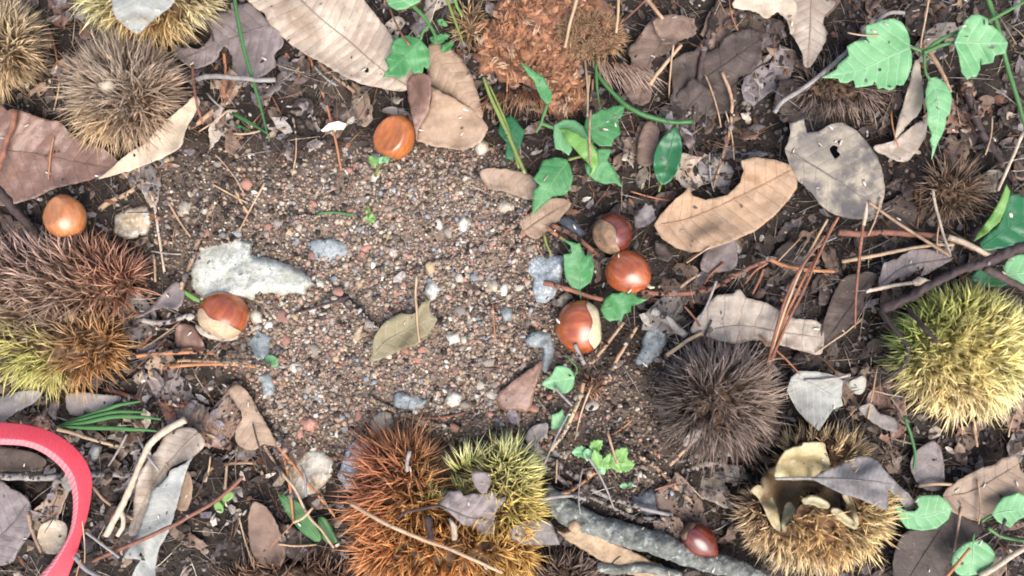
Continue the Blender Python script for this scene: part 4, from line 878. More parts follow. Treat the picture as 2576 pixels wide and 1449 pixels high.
dl(T(3, 2, [(1110, 520), (1250, 430), (1320, 560), (1320, 780), (1180, 790), (1080, 650)]), 'purple', 'dim grey leaf between the open bur and the warm brown leaf', 'dim grey leaf', z=3, vein=30)
dl([(1843, 18), (1870, -15), (1950, -20), (2000, 0), (2000, 62), (1990, 88), (1976, 45), (1952, 32), (1930, 47), (1900, 30)], 'cream', 'ragged cream leaf scrap at the top edge', 'ragged cream scrap', z=12, vein=0, jag=2.2)
dl(T(3, 0, [(175, -40), (330, -40), (505, 20), (422, 130), (442, 280), (402, 372), (320, 502), (268, 482), (258, 400), (200, 292), (165, 212)]), 'bleach', 'long pale tan leaf hanging down from the top edge', 'long pale tan leaf', z=9, vein=26, rib=T(3, 0, [(330, -30), (320, 200), (300, 490)]), cup=-2)
dl(T(3, 0, [(1110, 460), (1150, 500), (1162, 800), (1062, 932), (955, 1055), (980, 920), (1032, 760), (1072, 620)]), 'cream', 'narrow cream strip of leaf under the three pale green leaves', 'narrow cream strip', zc=[(2300, 160, 14), (2250, 345, 7)], vein=0, cup=3)
dl(T(3, 0, [(795, 1112), (950, 1062), (1082, 960), (1182, 900), (1212, 860), (1192, 1010), (1112, 1160), (1022, 1222), (900, 1182)]), 'bleach', 'pale brown curled leaf right of the spotted grey leaf', 'pale brown curled leaf', z=7, vein=26, cup=2)
dl(T(2, 0, [(1078, 130), (1200, 200), (1382, 190), (1372, 262), (1252, 312), (1182, 392), (1062, 462), (1052, 700), (1042, 752), (962, 792), (880, 742), (832, 602), (902, 500), (880, 380), (962, 272)]), 'brown', 'ragged brown leaf mass right of the rotting orange bur', 'ragged brown leaf', z=7, vein=26, wav=2, jag=2.5, rib=T(2, 0, [(1250, 200), (1050, 450), (960, 780)]))
dl(T(2, 0, [(1060, 150), (1200, 100), (1380, 140), (1390, 250), (1250, 320), (1120, 330)]), 'brown', 'dull mauve brown leaf lying over the ragged brown one', None, z=11, vein=17, smooth=False, jag=3.5, ecurl=5, wav=2.5)
dl(T(2, 0, [(1188, 500), (1302, 400), (1502, 380), (1642, 262), (1852, 220), (1885, 420), (1802, 560), (1702, 602), (1682, 800), (1482, 872), (1352, 802), (1200, 785), (1212, 640)]), 'dark', 'large dark rotten leaf crossed by a black root', 'large dark rotten leaf', z=4, vein=50, wav=2, jag=2.5, rib=T(2, 0, [(1200, 760), (1500, 560), (1870, 300)]))
dl(T(2, 0, [(1015, 910), (1080, 928), (1112, 990), (1092, 1120), (1062, 1242), (950, 1235), (948, 1100)]), 'brown', 'mauve brown leaf left of the oval green leaf', None, z=5, vein=22)
dl(T(0, 1, [(1330, 680), (1392, 760), (1342, 882), (1242, 872), (1120, 912), (1010, 962), (1100, 892), (1182, 820), (1252, 742)]), 'purple', 'slim mauve grey leaf right of the reddish split bur', 'slim mauve leaf', z=6, vein=0, cup=2)
dl(T(0, 2, [(500, 90), (600, 62), (760, 80), (902, 88), (905, 130), (822, 192), (702, 232), (600, 242), (518, 212)]), 'grey', 'pinkish tan leaf above the green pine needles', None, z=6, vein=0)
dl(T(0, 2, [(-60, 130), (120, 62), (302, 60), (262, 140), (122, 212), (-60, 320)]), 'grey', 'whitish grey leaf at the left edge above the red strap', 'whitish grey leaf', z=7, vein=0)
dl(T(0, 2, [(-60, 750), (100, 800), (212, 870), (242, 1000), (232, 1120), (142, 1250), (90, 1342), (-60, 1320)]), 'purple', 'dark slate grey leaf inside the loop of the red strap', 'slate grey leaf', z=3, vein=30, rib=T(0, 2, [(-50, 1200), (100, 1050), (220, 880)]))
dl(T(0, 2, [(300, 1080), (420, 1020), (502, 1080), (482, 1232), (420, 1282), (302, 1252)]), 'cream', 'cream leaf inside the lower bend of the red strap', 'cream leaf inside the strap', z=4, vein=22)
dl(T(0, 2, [(-40, 480), (180, 500), (330, 560), (300, 640), (-40, 650)]), 'dark', 'dark violet brown leaf under the upper bend of the red strap', None, z=2, vein=0)
dl(T(0, 1, [(1335, 1010), (1440, 1000), (1510, 1090), (1540, 1180), (1420, 1190), (1335, 1170)]), 'red', 'reddish leaf piece left of the chestnut with the broad tan scar', None, z=4, vein=0)
dl(T(0, 1, [(1480, 1000), (1560, 1040), (1680, 1090), (1800, 1080), (1790, 1110), (1700, 1130), (1600, 1110), (1500, 1060)]), 'cream', 'thin cream shell piece under the chestnut with the broad tan scar', None, z=4, vein=0, smooth=True, thick=1)
dl(T(2, 2, [(110, 370), (170, 310), (270, 300), (250, 400), (200, 430), (230, 520), (150, 490), (110, 430)]), 'grey', 'small lobed grey leaf above the thin crossing twigs', 'small lobed grey leaf', z=6, vein=16, rib=T(2, 2, [(240, 520), (180, 420), (130, 300)]))
dl(T(2, 2, [(1290, 430), (1330, 380), (1430, 340), (1450, 380), (1380, 440), (1300, 470)]), 'bleach', 'tiny pale leaf caught in the lower spines of the dark brown bur', None, z=22, vein=0)
dl(T(1, 2, [(-30, 900), (60, 920), (130, 1000), (190, 1150), (215, 1300), (160, 1380), (0, 1330), (-60, 1100)]), 'brown', 'mauve brown dull leaf left of the long dark green blade', None, z=3, vein=0)
dl(T(2, 1, [(1060, 100), (1010, 90), (920, 190), (930, 270), (1000, 260), (1085, 210)]), 'purple', 'mauve grey leaf scrap between the soiled chestnut and the bitten leaf', None, z=5, vein=17, smooth=False, jag=3.5, ecurl=5, wav=2.5)
dl(T(2, 1, [(1080, 380), (1170, 400), (1220, 480), (1180, 530), (1090, 490)]), 'dark', 'small dark brown scrap right of the rounded glossy chestnut', None, z=6, vein=17, smooth=False, jag=3.5, ecurl=5, wav=2.5)
dl(T(2, 1, [(1480, 420), (1680, 350), (1690, 560), (1600, 600), (1430, 590)]), 'purple', 'mauve grey leaf under the bitten tan leaf', None, z=2, vein=0)
dl(T(3, 2, [(600, 0), (720, -60), (740, 20), (700, 80), (640, 60)]), 'silver', 'grey-green scrap left of the yellow-green bur', None, z=5, vein=0)

# ------------------------------------------------------------------ green plants
e = sprout(2330, 135, 'pale green seedling with three toothed leaves in the upper right', 'three-leaved pale seedling')
S3 = lambda p: T(3, 0, p)
gleaf(e, S3([(1070, 350), (1086, 400), (1086, 490), (1062, 570), (1022, 642), (990, 645), (970, 638), (950, 672), (910, 682), (870, 660), (830, 672), (803, 610), (790, 642), (740, 652), (660, 662), (646, 600), (600, 627), (540, 622), (530, 592), (405, 586), (520, 522), (530, 482), (612, 420), (594, 350), (660, 310), (742, 300), (770, 335), (738, 270), (738, 190), (800, 176), (870, 150), (950, 138), (1010, 168), (1052, 230), (1072, 300)]), 'mint', rib=S3([(1078, 355), (900, 430), (700, 520), (410, 584)]), zc=[(2430, 120, 30), (2210, 195, 26), (2350, 60, 33), (2360, 220, 24), (2300, 130, 29)], vein=30)
gleaf(e, S3([(1212, 592), (1270, 580), (1332, 622), (1372, 672), (1390, 742), (1372, 862), (1345, 882), (1342, 942), (1312, 1022), (1280, 1082), (1236, 1205), (1240, 1100), (1220, 1062), (1236, 1022), (1200, 922), (1204, 842), (1188, 772), (1190, 690)]), 'mint', rib=S3([(1220, 592), (1280, 760), (1270, 960), (1238, 1195)]), zc=[(2340, 200, 26), (2345, 395, 18), (2380, 260, 27)], vein=24)
gleaf(e, S3([(1408, 320), (1440, 240), (1490, 150), (1540, 110), (1592, 108), (1660, 140), (1662, 190), (1692, 192), (1772, 262), (1812, 322), (1790, 402), (1712, 420), (1700, 472), (1612, 490), (1606, 430), (1600, 522), (1572, 582), (1532, 582), (1506, 602), (1460, 542), (1440, 422)]), 'mint', rib=S3([(1410, 320), (1560, 320), (1800, 330)]), zc=[(2400, 107, 34), (2530, 107, 36), (2450, 190, 31), (2460, 40, 38)], vein=28)
z3 = lambda p, z: [(x, y, z) for x, y in S3(p)]
pstem(e, z3([(1180, 395), (1130, 375), (1072, 355)], 28), 4)
pstem(e, z3([(1175, 400), (1300, 345), (1412, 318)], 30), 5)
pstem(e, z3([(1180, 395), (1182, 500), (1195, 560), (1220, 596)], 27), 4)
pstem(e, z3([(1175, 395), (1300, 300), (1440, 240), (1600, 190), (1720, 130), (1830, 70), (1980, -10)], 29), 5)
e = sprout(2520, 60, 'long green vine stem running down the right edge', 'green vine stem', cat='vine', name='vine')
pstem(e, z3([(1650, -40), (1680, 50), (1715, 150), (1760, 300)], 24) + z3([(1800, 480), (1880, 740), (1932, 920), (1990, 1060)], 22), 6)
e = sprout(1430, 360, 'green seedling with several toothed leaves right of the gravel', 'centre seedling')
S2 = lambda p: T(2, 0, p)
z2 = lambda p, z: [(x, y, z) for x, y in S2(p)]
gleaf(e, S2([(62, 465), (130, 510), (200, 560), (242, 580), (272, 650), (302, 702), (296, 772), (264, 787), (220, 740), (190, 680), (168, 610), (118, 560)]), 'green', rib=S2([(268, 785), (210, 640), (70, 475)]), zc=[(1376, 262, 28), (1312, 155, 33)])
gleaf(e, S2([(318, 945), (390, 900), (480, 908), (542, 960), (584, 1030), (562, 1082), (450, 1092), (452, 1132), (428, 1172), (400, 1150), (368, 1132), (328, 1122), (312, 1030)]), 'mint', rib=S2([(330, 950), (420, 1020), (560, 1060)]), z=22)
gleaf(e, S2([(545, 960), (560, 880), (642, 850), (672, 818), (700, 832), (760, 800), (852, 795), (830, 882), (800, 902), (822, 1010), (770, 1052), (752, 1102), (660, 1102), (600, 1062)]), 'green', rib=S2([(560, 990), (700, 920), (848, 800)]), zc=[(1480, 330, 24), (1565, 270, 22)])
gleaf(e, S2([(640, 1130), (700, 1120), (752, 1130), (720, 1210), (782, 1290), (832, 1412), (770, 1380), (700, 1392), (620, 1360), (560, 1302), (548, 1232), (620, 1250)]), 'green', rib=S2([(640, 1140), (690, 1260), (825, 1405)]), zc=[(1500, 380, 20), (1560, 465, 16)])
gleaf(e, S2([(358, 970), (420, 968), (502, 1010), (592, 1072), (642, 1150), (652, 1230), (622, 1292), (580, 1345), (604, 1272), (562, 1220), (520, 1182), (470, 1122), (408, 1062)]), 'lime', zc=[(1410, 325, 26), (1490, 370, 30), (1485, 440, 22), (1440, 340, 29)], vein=18)
gleaf(e, S2([(230, 1212), (330, 1186), (410, 1200), (446, 1270), (462, 1340), (440, 1420), (402, 1472), (310, 1482), (240, 1542), (148, 1622), (152, 1560), (162, 1440), (212, 1400), (158, 1350), (202, 1290)]), 'green', rib=S2([(425, 1205), (320, 1350), (152, 1610)]), zc=[(1435, 400, 19), (1340, 535, 13), (1350, 430, 17)], vein=20)
gleaf(e, [(1258, 306), (1284, 288), (1302, 308), (1321, 330), (1312, 360), (1291, 406), (1270, 396), (1276, 360), (1254, 336)], 'deep', rib=[(1300, 300), (1285, 350), (1289, 402)], z=10)
pstem(e, z2([(215, 930), (300, 960), (400, 1000), (560, 990)], 20), 5)
pstem(e, z2([(268, 785), (235, 880), (218, 935), (180, 1000)], 24), 4)
pstem(e, z2([(425, 1205), (520, 1180), (590, 1160), (640, 1140)], 16), 4, 'ystem')
pstem(e, z2([(560, 990), (600, 1080), (640, 1130)], 19), 3)
e = sprout(1678, 395, 'single glossy oval dark green leaf above the bitten tan leaf', 'oval glossy green leaf')
gleaf(e, S2([(1236, 958), (1200, 980), (1140, 1032), (1092, 1110), (1070, 1200), (1070, 1272), (1092, 1350), (1132, 1396), (1190, 1370), (1242, 1300), (1270, 1220), (1282, 1120), (1272, 1030)]), 'deep', smooth=True, rib=S2([(1236, 960), (1190, 1150), (1125, 1395)]), zc=[(1700, 320, 18), (1660, 460, 8), (1650, 390, 14), (1710, 390, 15)], vein=0, cup=1.5, ribr=2)
pstem(e, z2([(1125, 1390), (1115, 1420), (1108, 1449)], 6), 3, 'ystem')
e = sprout(1030, 110, 'shiny toothed green leaf on a stalk at the tip of the big striped leaf', 'shiny toothed green leaf')
S1 = lambda p: T(1, 0, p); z1 = lambda p, z: [(x, y, z) for x, y in S1(p)]
gleaf(e, S1([(1038, 300), (1130, 264), (1220, 285), (1262, 320), (1302, 372), (1312, 430), (1310, 502), (1290, 522), (1268, 500), (1256, 552), (1190, 556), (1168, 508), (1140, 562), (1080, 592), (1040, 574), (955, 582), (1000, 510), (972, 450), (1022, 402), (1018, 350)]), 'green', rib=S1([(1245, 300), (1150, 400), (965, 578)]), zc=[(1060, 100, 27), (970, 190, 18), (1010, 90, 25), (1075, 170, 21)], vein=26, cup=-1)
gleaf(e, S1([(970, -60), (985, 0), (1002, 42), (1060, 76), (1130, 70), (1182, 40), (1240, 10), (1240, -60), (1100, -90)]), 'mint', rib=S1([(1185, 38), (1100, -10), (1040, -80)]), z=34, vein=26)
pstem(e, z1([(1180, 38), (1260, 120), (1310, 190), (1348, 260), (1356, 335)], 27), 5)
pstem(e, z1([(1310, 190), (1262, 238), (1242, 302)], 27), 4)
e = sprout(1458, 665, 'toothed green leaf between the banded stone and the chestnuts', 'green leaf by banded stone')
U = lambda p: T(2, 1, p); zu = lambda p, z: [(x, y, z) for x, y in U(p)]
gleaf(e, U([(355, 342), (430, 370), (490, 390), (512, 385), (542, 470), (556, 482), (602, 468), (608, 515), (622, 545), (612, 620), (592, 682), (540, 722), (510, 742), (450, 722), (408, 660), (394, 590), (388, 470), (452, 465), (440, 402)]), 'green', rib=U([(512, 740), (500, 560), (360, 345)]), zc=[(1458, 730, 13), (1410, 600, 20), (1490, 650, 18)], vein=22)
pstem(e, zu([(512, 738), (516, 780), (520, 810)], 12), 2.5)
e = sprout(1560, 775, 'green toothed leaflet below the rounded glossy chestnut', 'green leaflet below chestnut')
gleaf(e, U([(665, 882), (700, 810), (760, 762), (800, 765), (842, 750), (870, 768), (922, 764), (940, 790), (1025, 812), (950, 850), (902, 860), (900, 902), (850, 922), (830, 972), (780, 968), (740, 978), (698, 950)]), 'green', rib=U([(670, 885), (800, 850), (1020, 812)]), zc=[(1515, 780, 14), (1620, 755, 13), (1560, 740, 19)], vein=22)
e = sprout(1408, 955, 'little round green leaf below the nut with the cream scar', 'little round green leaf')
gleaf(e, U([(225, 1449), (300, 1380), (330, 1320), (400, 1318), (452, 1350), (472, 1402), (462, 1462), (440, 1500), (390, 1522), (300, 1490)]), 'mint', smooth=True, rib=U([(470, 1400), (380, 1410), (240, 1449)]), z=13, vein=18)
pstem(e, zu([(470, 1395), (490, 1330), (440, 1270), (412, 1228)], 11), 2.5)
e = sprout(1408, 1053, 'small notched green leaf under the little round one', 'small notched green leaf')
gleaf(e, T(2, 2, [(300, 232), (350, 218), (382, 185), (392, 240), (442, 240), (430, 292), (380, 302), (372, 342), (296, 342)]), 'mint', z=8, vein=14)
e = sprout(1520, 1160, 'bright green sprout with many tiny toothed leaflets', 'bright tiny-leaved sprout')
for (x, y, a, L, w, zz) in [(1480, 1128, 95, 38, 30, 15), (1478, 1135, 175, 48, 34, 14), (1486, 1133, -40, 46, 36, 14), (1530, 1150, 95, 30, 20, 15), (1542, 1150, 62, 54, 34, 16), (1545, 1165, -50, 60, 46, 17), (1560, 1172, -5, 44, 40, 16), (1508, 1172, 60, 30, 28, 14), (1508, 1180, -105, 62, 36, 15), (1528, 1180, -80, 50, 36, 15), (1512, 1172, -60, 42, 30, 13)]:
    leaflet(e, x, y, a, L, w, 'lime' if rnd.random() < .6 else 'mint', zz, rise=rnd.uniform(-2, 3))
for a, b_ in [((1482, 1130), (1510, 1168)), ((1530, 1150), (1524, 1185)), ((1545, 1165), (1524, 1185)), ((1508, 1180), (1524, 1187))]:
    pstem(e, [(*a, 14), ((a[0] + b_[0]) / 2, (a[1] + b_[1]) / 2, 12), (*b_, 8)], 1.8, 'ystem')
e = sprout(1575, 1215, 'tiny pale green sprout at the top of the dark flat stone', None); leaflet(e, 1578, 1220, 170, 24, 16, 'mint', 5, rise=2); leaflet(e, 1580, 1216, 20, 22, 16, 'mint', 5, rise=2)
S4 = lambda p: T(3, 2, p); z4 = lambda p, z: [(x, y, z) for x, y in S4(p)]
e = sprout(2330, 1290, 'mint green oval leaf touching the spines of the open tan bur', 'mint oval leaf')
gleaf(e, S4([(955, 922), (1000, 915), (1020, 962), (1110, 960), (1140, 930), (1118, 892), (1120, 850), (1200, 838), (1290, 840), (1350, 880), (1388, 940), (1362, 1022), (1272, 1092), (1160, 1108), (1050, 1090), (1000, 1030)]), 'mint', rib=S4([(980, 930), (1150, 1000), (1380, 945)]), z=18, vein=24)
e = sprout(2540, 1290, 'mint green toothed leaf on a stalk at the lower right edge', 'mint toothed leaf at the edge')
gleaf(e, S4([(1690, 985), (1722, 920), (1782, 850), (1840, 838), (1890, 820), (1960, 860), (2010, 960), (1950, 1000), (1880, 1030), (1830, 1084), (1732, 1040)]), 'mint', rib=S4([(1695, 985), (1800, 960), (1990, 940)]), z=20, vein=22)
pstem(e, z4([(1610, 1040), (1650, 1010), (1695, 988)], 17), 4)
pstem(e, z4([(1660, 1085), (1750, 1145), (1850, 1172), (2000, 1195)], 15), 5, 'stem')
e = sprout(2448, 1405, 'round mint green leaf with an orange needle across it', 'round mint leaf')
gleaf(e, S4([(1388, 1322), (1420, 1262), (1480, 1210), (1560, 1184), (1642, 1200), (1702, 1262), (1714, 1322), (1662, 1392), (1562, 1440), (1450, 1446), (1400, 1392)]), 'mint', smooth=True, rib=S4([(1548, 1190), (1545, 1300), (1530, 1440)]), z=18, vein=24)
pstem(e, z4([(1548, 1195), (1552, 1150), (1558, 1125)], 18), 3)
e = sprout(2530, 580, 'large glossy green leaves cut off by the right edge', 'glossy leaves at the right edge')
V1 = lambda p: T(3, 1, p)
gleaf(e, V1([(1830, 20), (1940, 40), (2040, 120), (2040, 380), (1900, 400), (1760, 424), (1650, 442), (1600, 392), (1650, 330), (1752, 230), (1790, 120)]), 'deep', smooth=True, rib=V1([(1620, 410), (1800, 280), (2030, 150)]), z=22, vein=40, corr=.5)
gleaf(e, V1([(1800, -60), (1830, 0), (1792, 130), (1752, 222), (1642, 322), (1555, 376), (1590, 302), (1682, 182), (1752, 62)]), 'lime', zc=[(2450, 600, 20), (2530, 490, 29), (2500, 560, 26)], vein=0, rib=V1([(1800, -50), (1720, 190), (1570, 365)]))
gleaf(e, V1([(1790, 545), (1850, 488), (1940, 468), (2040, 480), (2040, 740), (1932, 735), (1850, 712), (1785, 660)]), 'mint', smooth=True, rib=V1([(1800, 620), (2030, 600)]), z=22, vein=26)
gleaf(e, V1([(1540, 640), (1640, 560), (1760, 600), (1820, 690), (1700, 720), (1590, 710)]), 'deep', smooth=True, rib=V1([(1550, 650), (1800, 680)]), z=14, vein=24)
e = sprout(550, 1265, 'seedling with two little round seed leaves on a red twig', 'two-leaved tiny seedling')
S0 = lambda p: T(0, 2, p)
for cx, cy, a in ((1718, 850, -35), (1650, 930, 60)):
    gleaf(e, S0([(cx + 50 * math.cos(t) * math.cos(R(a)) - 32 * math.sin(t) * math.sin(R(a)), cy + 50 * math.cos(t) * math.sin(R(a)) + 32 * math.sin(t) * math.cos(R(a))) for t in np.arange(0, 6.2, .5)]), 'lime', smooth=True, z=16, vein=0, res=5)
pstem(e, [(x, y, z) for (x, y), z in zip(S0([(1685, 885), (1690, 900), (1680, 930)]), (16, 12, 5))], 3)
e = sprout(680, 912, 'small round green leaf at the tip of the tan pine needles', None)
gleaf(e, [(662, 905), (668, 895), (684, 893), (696, 902), (699, 920), (690, 926), (672, 916)], 'mint', smooth=True, z=11, vein=0, res=5)
e = sprout(930, 555, 'tiny bright green sprout alone in the gravel', 'tiny sprout in gravel')
U1 = lambda p: T(1, 1, p); zq = lambda p, z: [(x, y, z) for x, y in U1(p)]
pstem(e, zq([(835, 100), (860, 150), (850, 200), (870, 250)], 6), 3.2, 'ystem')
for x, y, a, L, w in [(870, 235, -85, 32, 20), (855, 205, 30, 18, 12), (850, 205, 200, 16, 11), (840, 130, 100, 14, 9)]:
    p_ = U1([(x, y)])[0]; leaflet(e, p_[0], p_[1], a, L, w, 'lime', 8, rise=1)
e = sprout(950, 412, 'pale sprout with a bud over the lower edge of the amber chestnut', 'pale bud sprout')
pstem(e, [(945, 442, 3), (950, 425, 10), (962, 405, 22), (965, 392, 27)], 4, 'ystem')
leaflet(e, 965, 395, 55, 22, 18, 'mint', 28, rise=1); leaflet(e, 965, 395, 125, 24, 20, 'mint', 28, rise=1); leaflet(e, 965, 398, 10, 18, 12, 'mint', 27, rise=1)
leaflet(e, 948, 415, -130, 36, 26, 'lime', 9, rise=-1)
e = sprout(500, 745, 'slim green leaf tip above the chestnut with the broad tan scar', None)
gleaf(e, T(0, 1, [(1378, 738), (1440, 770), (1505, 812), (1510, 838), (1450, 812), (1400, 780)]), 'lime', z=11, vein=0, res=5)
e = sprout(770, 1330, 'long dull green blade-shaped leaf under pine needles', 'long dull green leaf', name='fallen_leaf', cat='leaf')
W1 = lambda p: T(1, 2, p)
gleaf(e, W1([(172, 832), (260, 860), (332, 900), (402, 980), (442, 1050), (482, 1120), (494, 1172), (452, 1192), (350, 1122), (280, 1042), (218, 952)]), 'grass', smooth=True, rib=W1([(180, 840), (340, 1000), (485, 1180)]), z=8, vein=0)
gleaf(e, W1([(468, 1010), (520, 1008), (560, 1060), (592, 1130), (614, 1192), (540, 1204), (478, 1120)]), 'grass', smooth=True, rib=W1([(480, 1020), (600, 1190)]), z=6, vein=0)
LM[:] = [l for l in LM if l[2]]
e = sprout(1115, 130, 'blurred low green shoots beside the shiny toothed leaf', None)
for x, y, a, L, w in [(1085, 105, -20, 60, 26), (1110, 130, -40, 50, 24), (1080, 95, 20, 44, 18), (1100, 50, 30, 36, 20)]:
    leaflet(e, x, y, a, L, w, 'green', 9, rise=-2)
# ------------------------------------------------------------------ red strap
so = curve([(-70, 1058), (0, 1062), (60, 1067), (120, 1082), (170, 1110), (210, 1150), (230, 1195), (231, 1235), (222, 1290), (206, 1345), (192, 1395), (172, 1449), (150, 1520)], 8)
si = curve([(-70, 1112), (0, 1118), (60, 1122), (105, 1138), (145, 1168), (172, 1205), (183, 1250), (182, 1300), (172, 1345), (150, 1385), (125, 1420), (100, 1449), (60, 1520)], 8)
n_ = 150
rs = lambda p: np.stack([np.interp(np.linspace(0, 1, n_), np.linspace(0, 1, len(p)), p[:, k]) for k in range(2)], 1)
so, si = rs(so), rs(si)
se = si + (so - si) * .24                                # where the face turns into the edge
u_ = np.linspace(0, 1, n_)
zo = 15 + 7 * np.sin(u_ * 3.1); ze = zo + 5 + 7 * u_ * 0; zi = ze - 3.6
sv = np.concatenate([[0], np.cumsum(np.linalg.norm(np.diff((so + si) / 2, axis=0), axis=1))]) * K
def sheet(rows, name, mat, par):
    V = np.concatenate([P(r[:, 0], r[:, 1], z * .001) for r, z in rows]); F = []
    for a in range(len(rows) - 1):
        i = np.arange(n_ - 1); p, q = a * n_ + i, (a + 1) * n_ + i
        F += [np.stack([p, q, q + 1], 1), np.stack([p, q + 1, p + 1], 1)]
    F = np.concatenate(F)
    fn = np.cross(V[F[:, 1]] - V[F[:, 0]], V[F[:, 2]] - V[F[:, 0]])[:, 2]
    if fn.sum() < 0: F = F[:, ::-1]
    return link(name, V, F, M[mat], par, {'sv': np.tile(sv, len(rows))})
es = empty('strap', 120, 1250, 0)
fr = [(so - (so - se) * .02 , zo - 1.6), (so, zo)] + [(so + (se - so) * t, zo + (ze - zo) * t + .3 * math.sin(math.pi * t)) for t in (.06, .2, .4, .6, .8, .95)] + [(se, ze - .2)]
wf = sheet(fr, 'webbing', 'strap', es); wf.modifiers.new('thickness', 'SOLIDIFY').thickness = .0012
eg = [(se + (so - se) * .03, ze - .1)] + [(se + (si - se) * t, ze + (zi - ze) * t + .7 * math.sin(math.pi * t) + .35 * math.sin(math.pi * t) * np.sin(np.arange(n_) * 2.1)) for t in (.1, .3, .5, .7, .9, 1.0)] + [(si + (se - si) * .1, zi - 1.5)]
sheet(eg, 'edging', 'strap_edge', es)
tag(es, 'red woven strap bent in a loop at the lower left', 'strap', lm='red strap', at=(180, 1200))
mark([tuple(p) for p in np.concatenate([so, si[::-1]])[::4]], 22)

# ------------------------------------------------------------------ branches, sticks, stalks, needles, grass
tw = lambda pts, r, mat, label, lm=None, cat='twig', name='twig', **kw: strand(name, pts, r, mat, label, cat, lm=lm, **kw)
B2 = lambda p: T(2, 2, p)
# fallen branch
bp = curve(B2([(240, 800), (350, 920), (500, 1010), (700, 1090), (950, 1170), (1200, 1250), (1450, 1340), (1700, 1410), (2000, 1500)]), 10)
br = np.interp(np.linspace(0, 1, len(bp)), [0, .08, .2, .5, 1], [20, 30, 30, 28, 20])
bp = curve(bp[::3], 4); br = np.interp(np.linspace(0, 1, len(bp)), np.linspace(0, 1, len(br)), br)
br = br * (1 + .13 * vn(bp[:, 0], bp[:, 1], 60, 3) + .08 * vn(bp[:, 0], bp[:, 1], 22, 6)); bp[:, 1] += 6 * vn(bp[:, 0], bp[:, 1], 90, 2)
bv, bf = tube(P(bp[:, 0], bp[:, 1], np.full(len(bp), .0075)), br * K, 26, .05)
for i in range(len(bv)):
    p = Vector(bv[i]); q_ = mnoise.noise(p * 140) * .0014 + mnoise.noise(p * 380) * .0010 + mnoise.noise(p * 1000) * .0007
    bv[i] += np.array([0, .25, 1]) * q_
bo_ = link('branch', bv, bf, M['bark'])
tag(bo_, 'thick grey-green fallen branch at the bottom right of the orange bur', 'branch', lm='grey fallen branch', at=(1560, 1360))
for i in range(len(bp)): mark([(bp[i, 0] + 28 * math.cos(t), bp[i, 1] + 28 * math.sin(t)) for t in np.arange(0, 6.2, .8)], 12)
kx, ky = B2([(465, 1068)])[0]
kn = curve([(kx, ky, 8), (kx + 1, ky + 2, 14), (kx + 1, ky + 3, 16)], 2); v, f = tube(P(kn[:, 0], kn[:, 1], kn[:, 2] * .001), np.linspace(17, 12.5, len(kn)) * K, 12, .2); link('knot', v, f, M['rot'], bo_)
# splintered pale wood below it
bl = B2([(330, 1110), (420, 1130), (540, 1080), (640, 1150), (760, 1210), (900, 1260), (1020, 1330), (1180, 1400), (1330, 1470), (1300, 1540), (1100, 1500), (900, 1440), (780, 1380), (640, 1310), (520, 1230), (400, 1170)])
_w = blade('broken_wood', bl, 'rot', zc=[(1400, 1350, 11), (1560, 1410, 9), (1680, 1460, 6)], vein=0, wav=2.2, jag=3, smooth=False, thick=3, label='pale splintered wood showing along the lower side of the fallen branch', cat='wood', res=6)
tw(B2([(640, 1380), (800, 1400), (1000, 1390), (1250, 1440), (1500, 1500)]), 13, 'bark', 'lower grey branch end running out of the bottom edge', 'lower branch end', cat='branch', name='branch', z=9)
A0, A1_, A2 = (lambda p: T(0, 0, p)), (lambda p: T(0, 1, p)), (lambda p: T(0, 2, p))
D0, D1, D2 = (lambda p: T(1, 0, p)), (lambda p: T(1, 1, p)), (lambda p: T(1, 2, p))
E0, E1 = (lambda p: T(2, 0, p)), (lambda p: T(2, 1, p))
F0, F1, F2 = (lambda p: T(3, 0, p)), (lambda p: T(3, 1, p)), (lambda p: T(3, 2, p))
tw(A1_([(1650, 20), (1560, 210), (1470, 440), (1420, 590), (1365, 735)]), 6.5, 'wood_tan', 'straight brown stick running down beside the large pale stone', 'brown stick', lift=1)
e = empty('twig', 400, 1220, 0)
for pts, r in (([(1400, 270), (1320, 310), (1220, 370), (1130, 460), (1080, 560), (1020, 700), (930, 900), (860, 1030), (800, 1145)], 8.5), ([(905, 950), (930, 1010), (925, 1080), (885, 1145)], 6), ([(1105, 480), (1130, 520), (1140, 580)], 3.5)):
    p = curve(A2(pts), 8); v, f = tube(P(p[:, 0], p[:, 1], np.full(len(p), .0165)), np.linspace(1, .9, len(p)) * r * K, 8, .25); link('fork', v, f, M['wood_pale'], e)
tag(e, 'forked pale stick beside the curled greyish brown leaf', 'twig', lm='forked pale stick', at=(390, 1200))
tw(A2([(-60, 690), (250, 705), (500, 700), (750, 680), (990, 690)]), 9.5, 'wood_grey', 'thick grey stick passing under the red strap', 'thick grey stick', z=4)
tw(A2([(655, 1352), (800, 1290), (1000, 1205), (1170, 1130), (1320, 1060), (1480, 970), (1600, 900), (1720, 810), (1830, 700)]), 5.5, 'wood_red', 'long reddish twig under the tiny two-leaved seedling', 'long reddish twig', lift=1)
ndl = lambda pts, r, mat, label, **kw: strand('pine_needle', pts, r, mat, label, 'pine needle', n=5, wob=.1, **kw)
